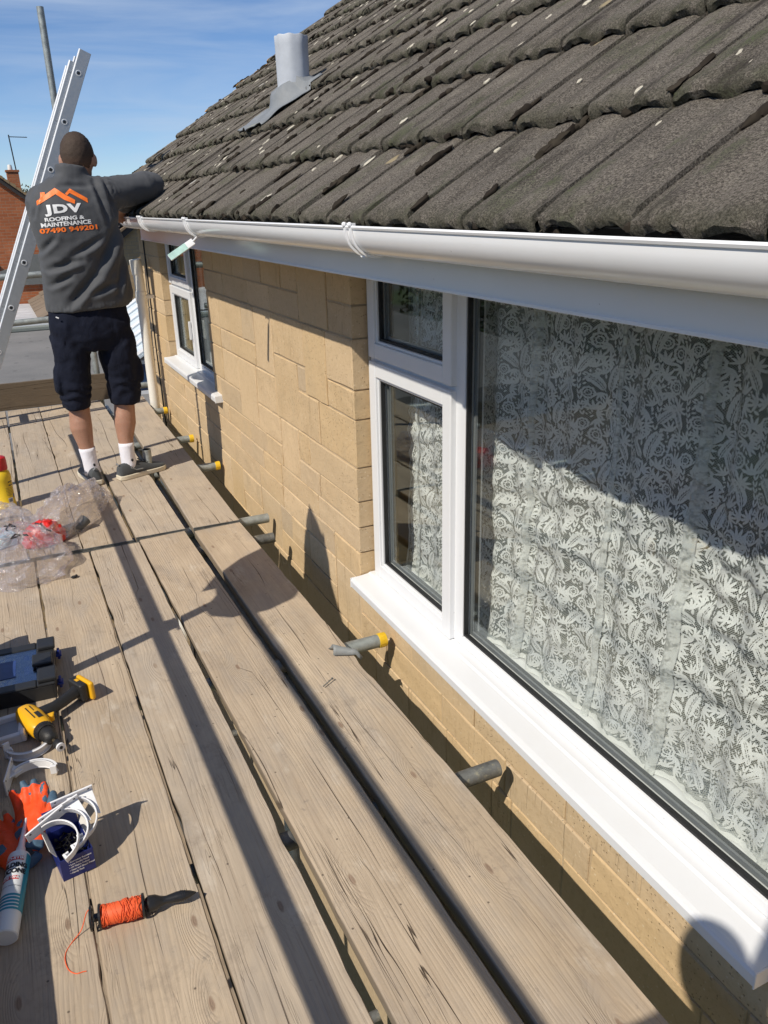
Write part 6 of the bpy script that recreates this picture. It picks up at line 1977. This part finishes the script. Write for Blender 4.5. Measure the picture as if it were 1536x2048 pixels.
# gardens and houses on the sunny side, seen only as reflections in the window panes
gable_house('brick_house', 'brick house across the gardens, reflected in the window panes', -27, -19, 2, 12, 1.2, 4.6, BR1, RT1, windows=((-19.0, 3.2, -2.4, 1.6, 1.1, 'x'), (-19.0, 7.8, -2.4, 1.6, 1.1, 'x'), (-19.0, 3.2, 0.0, 1.4, 1.0, 'x'), (-19.0, 8.0, 0.0, 1.4, 1.0, 'x')))
gable_house('brick_house', 'second brick house across the gardens, reflected in the window panes', -28, -20, 15, 25, 1.2, 4.6, BR2, RT1, windows=((-20.0, 16.2, -2.4, 1.6, 1.1, 'x'), (-20.0, 21.0, 0.0, 1.4, 1.0, 'x')))
HEDGE = m_leaf('hedge_leaf', (0.025, 0.05, 0.015), (0.07, 0.11, 0.035))
mb = MB()
for q in range(6000):
    c = Vector((rw.uniform(-13.6, -12.4), rw.uniform(-4, 30), GZ + 2.0 * sqrt(rw.random())))
    s_ = 0.14
    d1 = Vector((rw.uniform(-1, 1), rw.uniform(-1, 1), rw.uniform(-1, 1))).normalized() * s_; d2 = Vector((rw.uniform(-1, 1), rw.uniform(-1, 1), rw.uniform(-1, 1))).normalized() * s_
    b = len(mb.v); mb.v += [tuple(c - d1), tuple(c + d2), tuple(c + d1 * 0.8 - d2 * 0.2)]; mb.f.append((b, b + 1, b + 2))
tag(mb.build('hedge', HEDGE, None), 'long garden hedge across the gardens', 'hedge')
# ================================================================== lace curtains
NET = m_lace_sheet()
LACE = m_lace_motif()
FOLDM = NT('lace_fold')
_v = FOLDM.n("ShaderNodeUVMap").outputs[0]
_p = FOLDM.mr(FOLDM.noise(_v, 46, 4, 0.6), 0.42, 0.55, 0.34, 0.86)
_d = FOLDM.n("ShaderNodeBsdfDiffuse", {'Color': (0.80, 0.82, 0.81)})
_t = FOLDM.n("ShaderNodeBsdfTranslucent", {'Color': (0.80, 0.82, 0.81)})
_m = FOLDM.n("ShaderNodeMixShader", {0: 0.3, 1: _d.outputs[0], 2: _t.outputs[0]})
FOLDM = FOLDM.done(FOLDM.n("ShaderNodeMixShader", {0: _p, 1: FOLDM.n("ShaderNodeBsdfTransparent").outputs[0], 2: _m.outputs[0]}).outputs[0])
rl = random.Random(77)
TWD, THT = 0.30, 0.40
LS = 0.60          # the finished repeat is this much smaller than the drawing
POLYS = []        # (list of ring points, kind) in tile coordinates
def teardrop(c, d, l, w_, bend=0.0, n=9):
    """petal or leaf lobe: base at c, direction d, length l, half width w_"""
    d = Vector(d).normalized(); s = Vector((-d.y, d.x))
    L_, R2 = [], []
    for i in range(n):
        t = i / (n - 1)
        wd = w_ * (sin(pi * t ** 0.8) ** 0.75) * (0.55 + 0.45 * t)
        p = Vector(c) + d * l * t + s * bend * l * t * t
        L_.append(p + s * wd); R2.append(p - s * wd)
    return [('strip', L_, R2)]
def flower(c, r, rot):
    out = []; n = 45
    pet = 9
    a_in, a_out = [], []
    for i in range(n + 1):
        a = 2 * pi * i / n + rot
        ro = r * (0.83 + 0.17 * abs(cos(pet * (a - rot) / 2)) ** 0.7)
        a_out.append(Vector(c) + Vector((cos(a), sin(a))) * ro)
        a_in.append(Vector(c) + Vector((cos(a), sin(a))) * r * 0.66)
    out.append(('strip', a_out, a_in))
    for i in range(pet):
        a = 2 * pi * (i + 0.5) / pet + rot
        p = Vector(c) + Vector((cos(a), sin(a))) * r * 0.70
        out += teardrop(Vector(c) + Vector((cos(a), sin(a))) * r * 0.46, (cos(a), sin(a)), r * 0.26, r * 0.075, n=5)
    n = 20
    out.append(('strip', [Vector(c) + Vector((cos(2 * pi * i / n), sin(2 * pi * i / n))) * r * 0.48 for i in range(n + 1)], [Vector(c) + Vector((cos(2 * pi * i / n), sin(2 * pi * i / n))) * r * 0.31 for i in range(n + 1)]))
    for s_ in (-1, 1):
        out += teardrop(Vector(c) + Vector((cos(rot), sin(rot))) * s_ * r * 0.05, (cos(rot) * s_, sin(rot) * s_), r * 0.2, r * 0.08, n=5)
    return out
def acanthus(c, d, l, side=1):
    out = []; d = Vector(d).normalized(); s = Vector((-d.y, d.x))
    n = 7; mid = []
    for i in range(9):
        t = i / 8
        mid.append(Vector(c) + d * l * t + s * side * 0.28 * l * t * t)
    out.append(('strip', [p + s * 0.0022 for p in mid], [p - s * 0.0022 for p in mid]))
    for i in range(n):
        t = 0.10 + 0.80 * i / (n - 1)
        p = Vector(c) + d * l * t + s * side * 0.28 * l * t * t
        tg = (d + s * side * 0.56 * t).normalized(); nn = Vector((-tg.y, tg.x))
        for q in (-1, 1):
            ll = l * 0.46 * sin(pi * (0.28 + 0.66 * t)) * (1.0 if q == side else 0.85)
            dr_ = (tg * 0.95 + nn * q * 0.80)
            out += teardrop(p + nn * q * 0.0030, dr_, ll, l * 0.068, -0.30 * q, 8)
    out += teardrop(mid[-1], d + s * side * 0.5, l * 0.22, l * 0.05, 0, 7)
    return out
ITEMS = []
def put(fn, *a, rad=0.02, c=(0, 0)):
    ITEMS.append((c, rad)); POLYS.extend(fn(c, *a))
put(flower, 0.034, 0.3, c=(0.055, 0.060), rad=0.039)
put(flower, 0.028, 1.1, c=(0.112, 0.095), rad=0.036)
put(flower, 0.034, 0.8, c=(0.215, 0.250), rad=0.039)
put(flower, 0.027, 0.1, c=(0.268, 0.292), rad=0.034)
put(flower, 0.031, 0.5, c=(0.060, 0.345), rad=0.036)
put(flower, 0.029, 0.9, c=(0.245, 0.035), rad=0.034)
for c, d, l, sd in [((0.150, 0.040), (0.0, 1), 0.115, 1), ((0.175, 0.045), (0.75, 1), 0.095, -1), ((0.015, 0.180), (0.3, 1), 0.105, -1), ((0.125, 0.190), (-0.6, 1), 0.085, 1), ((0.290, 0.110), (-0.35, 1), 0.095, 1), ((0.170, 0.315), (-0.2, 1), 0.080, 1), ((0.120, 0.270), (0.1, 1), 0.075, -1)]:
    POLYS.extend(acanthus(c, d, l, sd))
    dd = Vector(d).normalized(); ss = Vector((-dd.y, dd.x))
    for t in (0.1, 0.35, 0.6, 0.85, 1.05):
        ITEMS.append((Vector(c) + dd * l * t + ss * sd * 0.28 * l * t * t, 0.032 * sin(pi * min(1, 0.25 + 0.7 * t)) * l / 0.12))
# rib-like vertical stems of short overlapping leaves
for ux in (0.128, 0.276):
    for i in range(17):
        v = i * THT / 17
        uu = ux + 0.008 * sin(2 * pi * v / THT)
        if any((Vector((uu, v)) - Vector(c)).length < r * 0.75 for c, r in ITEMS): continue
        POLYS.extend(teardrop((uu, v), (0.55, 1), 0.026, 0.0052, 0.2, 6)); POLYS.extend(teardrop((uu, v), (-0.55, 1), 0.026, 0.0052, -0.2, 6))
        ITEMS.append(((uu, v), 0.013))
tries = 0
while tries < 6000:
    tries += 1
    c = Vector((rl.uniform(0, TWD), rl.uniform(0, THT)))
    r = rl.choice([0.024, 0.020, 0.016, 0.012, 0.009, 0.007]) if tries > 900 else rl.choice([0.026, 0.022])
    ok = True
    for (q, rr_q) in ITEMS:
        for ou in (-TWD, 0, TWD):
            for ov in (-THT, 0, THT):
                if (c - Vector(q) - Vector((ou, ov))).length < (rr_q * 0.80 + r * (0.70 if r > 0.014 else 0.80)): ok = False; break
            if not ok: break
        if not ok: break
    if not ok: continue
    ITEMS.append((c, r))
    a = rl.uniform(0, 2 * pi); d = Vector((cos(a), sin(a)))
    if r > 0.012:
        for q in (-1.0, -0.5, 0, 0.5, 1.0):
            dd = Vector((cos(a + q), sin(a + q)))
            POLYS.extend(teardrop(c - d * r * 0.8, dd, r * 1.85, r * 0.30, 0.12 * q, 8))
    else:
        POLYS.extend(teardrop(c - d * r, d, r * 2.0, r * 0.60, rl.uniform(-0.1, 0.1), 7))

def curtain(name, label, y0, y1, z0, z1, xbase, seed, sag=1.0):
    root = empty(name, (xbase, (y0 + y1) / 2, z0), label=label, cat='curtain', world=True)
    def surf(u, v):
        h = max(0.0, min(1.0, (v - z0) / (z1 - z0)))
        w0 = u + 0.03 * (1 - h) * sin(u * 6 + seed)
        ph_ = 2 * pi * w0 * 2.7 + 0.9 * sin(3.1 * u + seed)
        x = xbase + 0.032 * (1 - 1.6 * abs(sin(ph_ / 2)) ** 0.8) * (0.55 + 0.45 * h) + 0.009 * sin(2 * pi * w0 * 8.3 + 1.2 * v + seed)
        lo = max(0.0, 1 - h / 0.72)
        f1 = noise.noise(Vector((u * 3.2 + seed, v * 11.0, 1.5)))
        f2 = noise.noise(Vector((u * 6.0 + seed, v * 24.0, 4.5)))
        mid_ = sin(pi * min(1, h / 0.78)) if h < 0.78 else 0
        x += sag * (0.013 * mid_ * f1 + 0.015 * mid_ * f2)
        x -= 0.015 * max(0, 1 - h / 0.10) ** 2
        yy = u + 0.006 * f1 * lo
        zz = v + 0.004 * f2
        return Vector((x, yy, zz))
    # net
    nu, nv = int((y1 - y0) / 0.012), int((z1 - z0) / 0.010)
    mb = MB(); g = [[surf(y0 + (y1 - y0) * i / nu, z0 + (z1 - z0) * j / nv) for j in range(nv + 1)] for i in range(nu + 1)]
    mb.loft(g, caps=False, closed=False)
    me = mb.mesh('net'); uvl = me.uv_layers.new(name='UV')
    co = [((y0 + (y1 - y0) * (k // (nv + 1)) / nu), (z0 + (z1 - z0) * (k % (nv + 1)) / nv)) for k in range((nu + 1) * (nv + 1))]
    for lp_ in me.loops: uvl.data[lp_.index].uv = co[lp_.vertex_index]
    obj('net', me, NET, root, smooth='all')
    # narrow folds where the cloth doubles over itself
    for u0, sl_ in ((0.86, 0.02), (1.20, 0.03), (1.47, 0.035), (1.83, 0.02), (2.12, 0.015), (2.47, 0.02)):
        if not (y0 + 0.05 < u0 < y1 - 0.05): continue
        fv, ff, fu = [], [], []
        for j in range(91):
            v = z0 + (z1 - z0) * j / 90
            w_ = 0.013 + 0.006 * noise.noise(Vector((u0 * 3, v * 2.5, seed)))
            uc = u0 + sl_ * (1 - j / 90) + 0.006 * noise.noise(Vector((u0, v * 4, 2)))
            for q, dx in ((-1, -0.010), (-0.3, -0.017), (0.5, -0.013), (1, -0.003)):
                s3 = surf(uc + q * w_, v); fv.append((s3.x + dx, s3.y, s3.z)); fu.append((uc + q * w_, v))
        for j in range(90):
            for q in range(3): ff.append((j * 4 + q, j * 4 + q + 1, j * 4 + q + 5, j * 4 + q + 4))
        me = bpy.data.meshes.new('fold'); me.from_pydata(fv, [], ff)
        uvl = me.uv_layers.new(name='UV')
        for lp_ in me.loops: uvl.data[lp_.index].uv = fu[lp_.vertex_index]
        obj('fold', me, FOLDM, root, smooth='all')
    vs, fs, uvs = [], [], []
    for iu in range(int(math.floor(y0 / TWD / LS)) - 1, int(math.ceil(y1 / TWD / LS)) + 1):
        for iv in range(-2, int(math.ceil(z1 / THT / LS)) + 2):
            ou, ov = iu * TWD * LS, (iv * THT + (THT / 2 if iu % 2 else 0)) * LS
            if ov + THT * 1.1 < z0 or ov - 0.1 > z1: continue
            for kind, A_, B_ in POLYS:
                c = A_[0]
                u, v = c.x * LS + ou, c.y * LS + ov
                if u < y0 + 0.012 or u > y1 - 0.012 or v < z0 + 0.02 or v > z1: continue
                b = len(vs)
                for p, q in zip(A_, B_):
                    for r in (p, q):
                        uu, vv = r.x * LS + ou, r.y * LS + ov
                        s3 = surf(uu, max(z0, vv))
                        vs.append((s3.x - 0.0014, s3.y, s3.z)); uvs.append((uu, vv))
                for i in range(len(A_) - 1):
                    fs.append((b + 2 * i, b + 2 * i + 2, b + 2 * i + 3, b + 2 * i + 1))
    # bands: side edge and bottom hem
    def bandq(pts0, pts1):
        b = len(vs)
        for p, q in zip(pts0, pts1):
            for r in (p, q):
                s3 = surf(*r); vs.append((s3.x - 0.0016, s3.y, s3.z)); uvs.append(r)
        for i in range(len(pts0) - 1): fs.append((b + 2 * i, b + 2 * i + 2, b + 2 * i + 3, b + 2 * i + 1))
    vv = [z0 + (z1 - z0) * i / 120 for i in range(121)]
    bandq([(y1, v) for v in vv], [(y1 - 0.010 - 0.003 * sin(v * 220), v) for v in vv])
    uu = [y0 + (y1 - y0) * i / 260 for i in range(261)]
    bandq([(u, z0) for u in uu], [(u, z0 + 0.010 + 0.006 * abs(sin(u * 95))) for u in uu])
    me = bpy.data.meshes.new('lace_pattern'); me.from_pydata(vs, [], fs)
    uvl = me.uv_layers.new(name='UV')
    for lp_ in me.loops: uvl.data[lp_.index].uv = uvs[lp_.vertex_index]
    obj('lace_pattern', me, LACE, root, smooth='all')
    return root
curtain('lace_curtain', 'white floral lace curtain hanging in the big window', 0.45, 2.63, 0.074, 1.34, 1.318, 1.3)
curtain('lace_curtain', 'white lace curtain in the small far window by the man', 4.72, 5.36, 0.404, 1.34, 1.33, 4.1, 0.5)
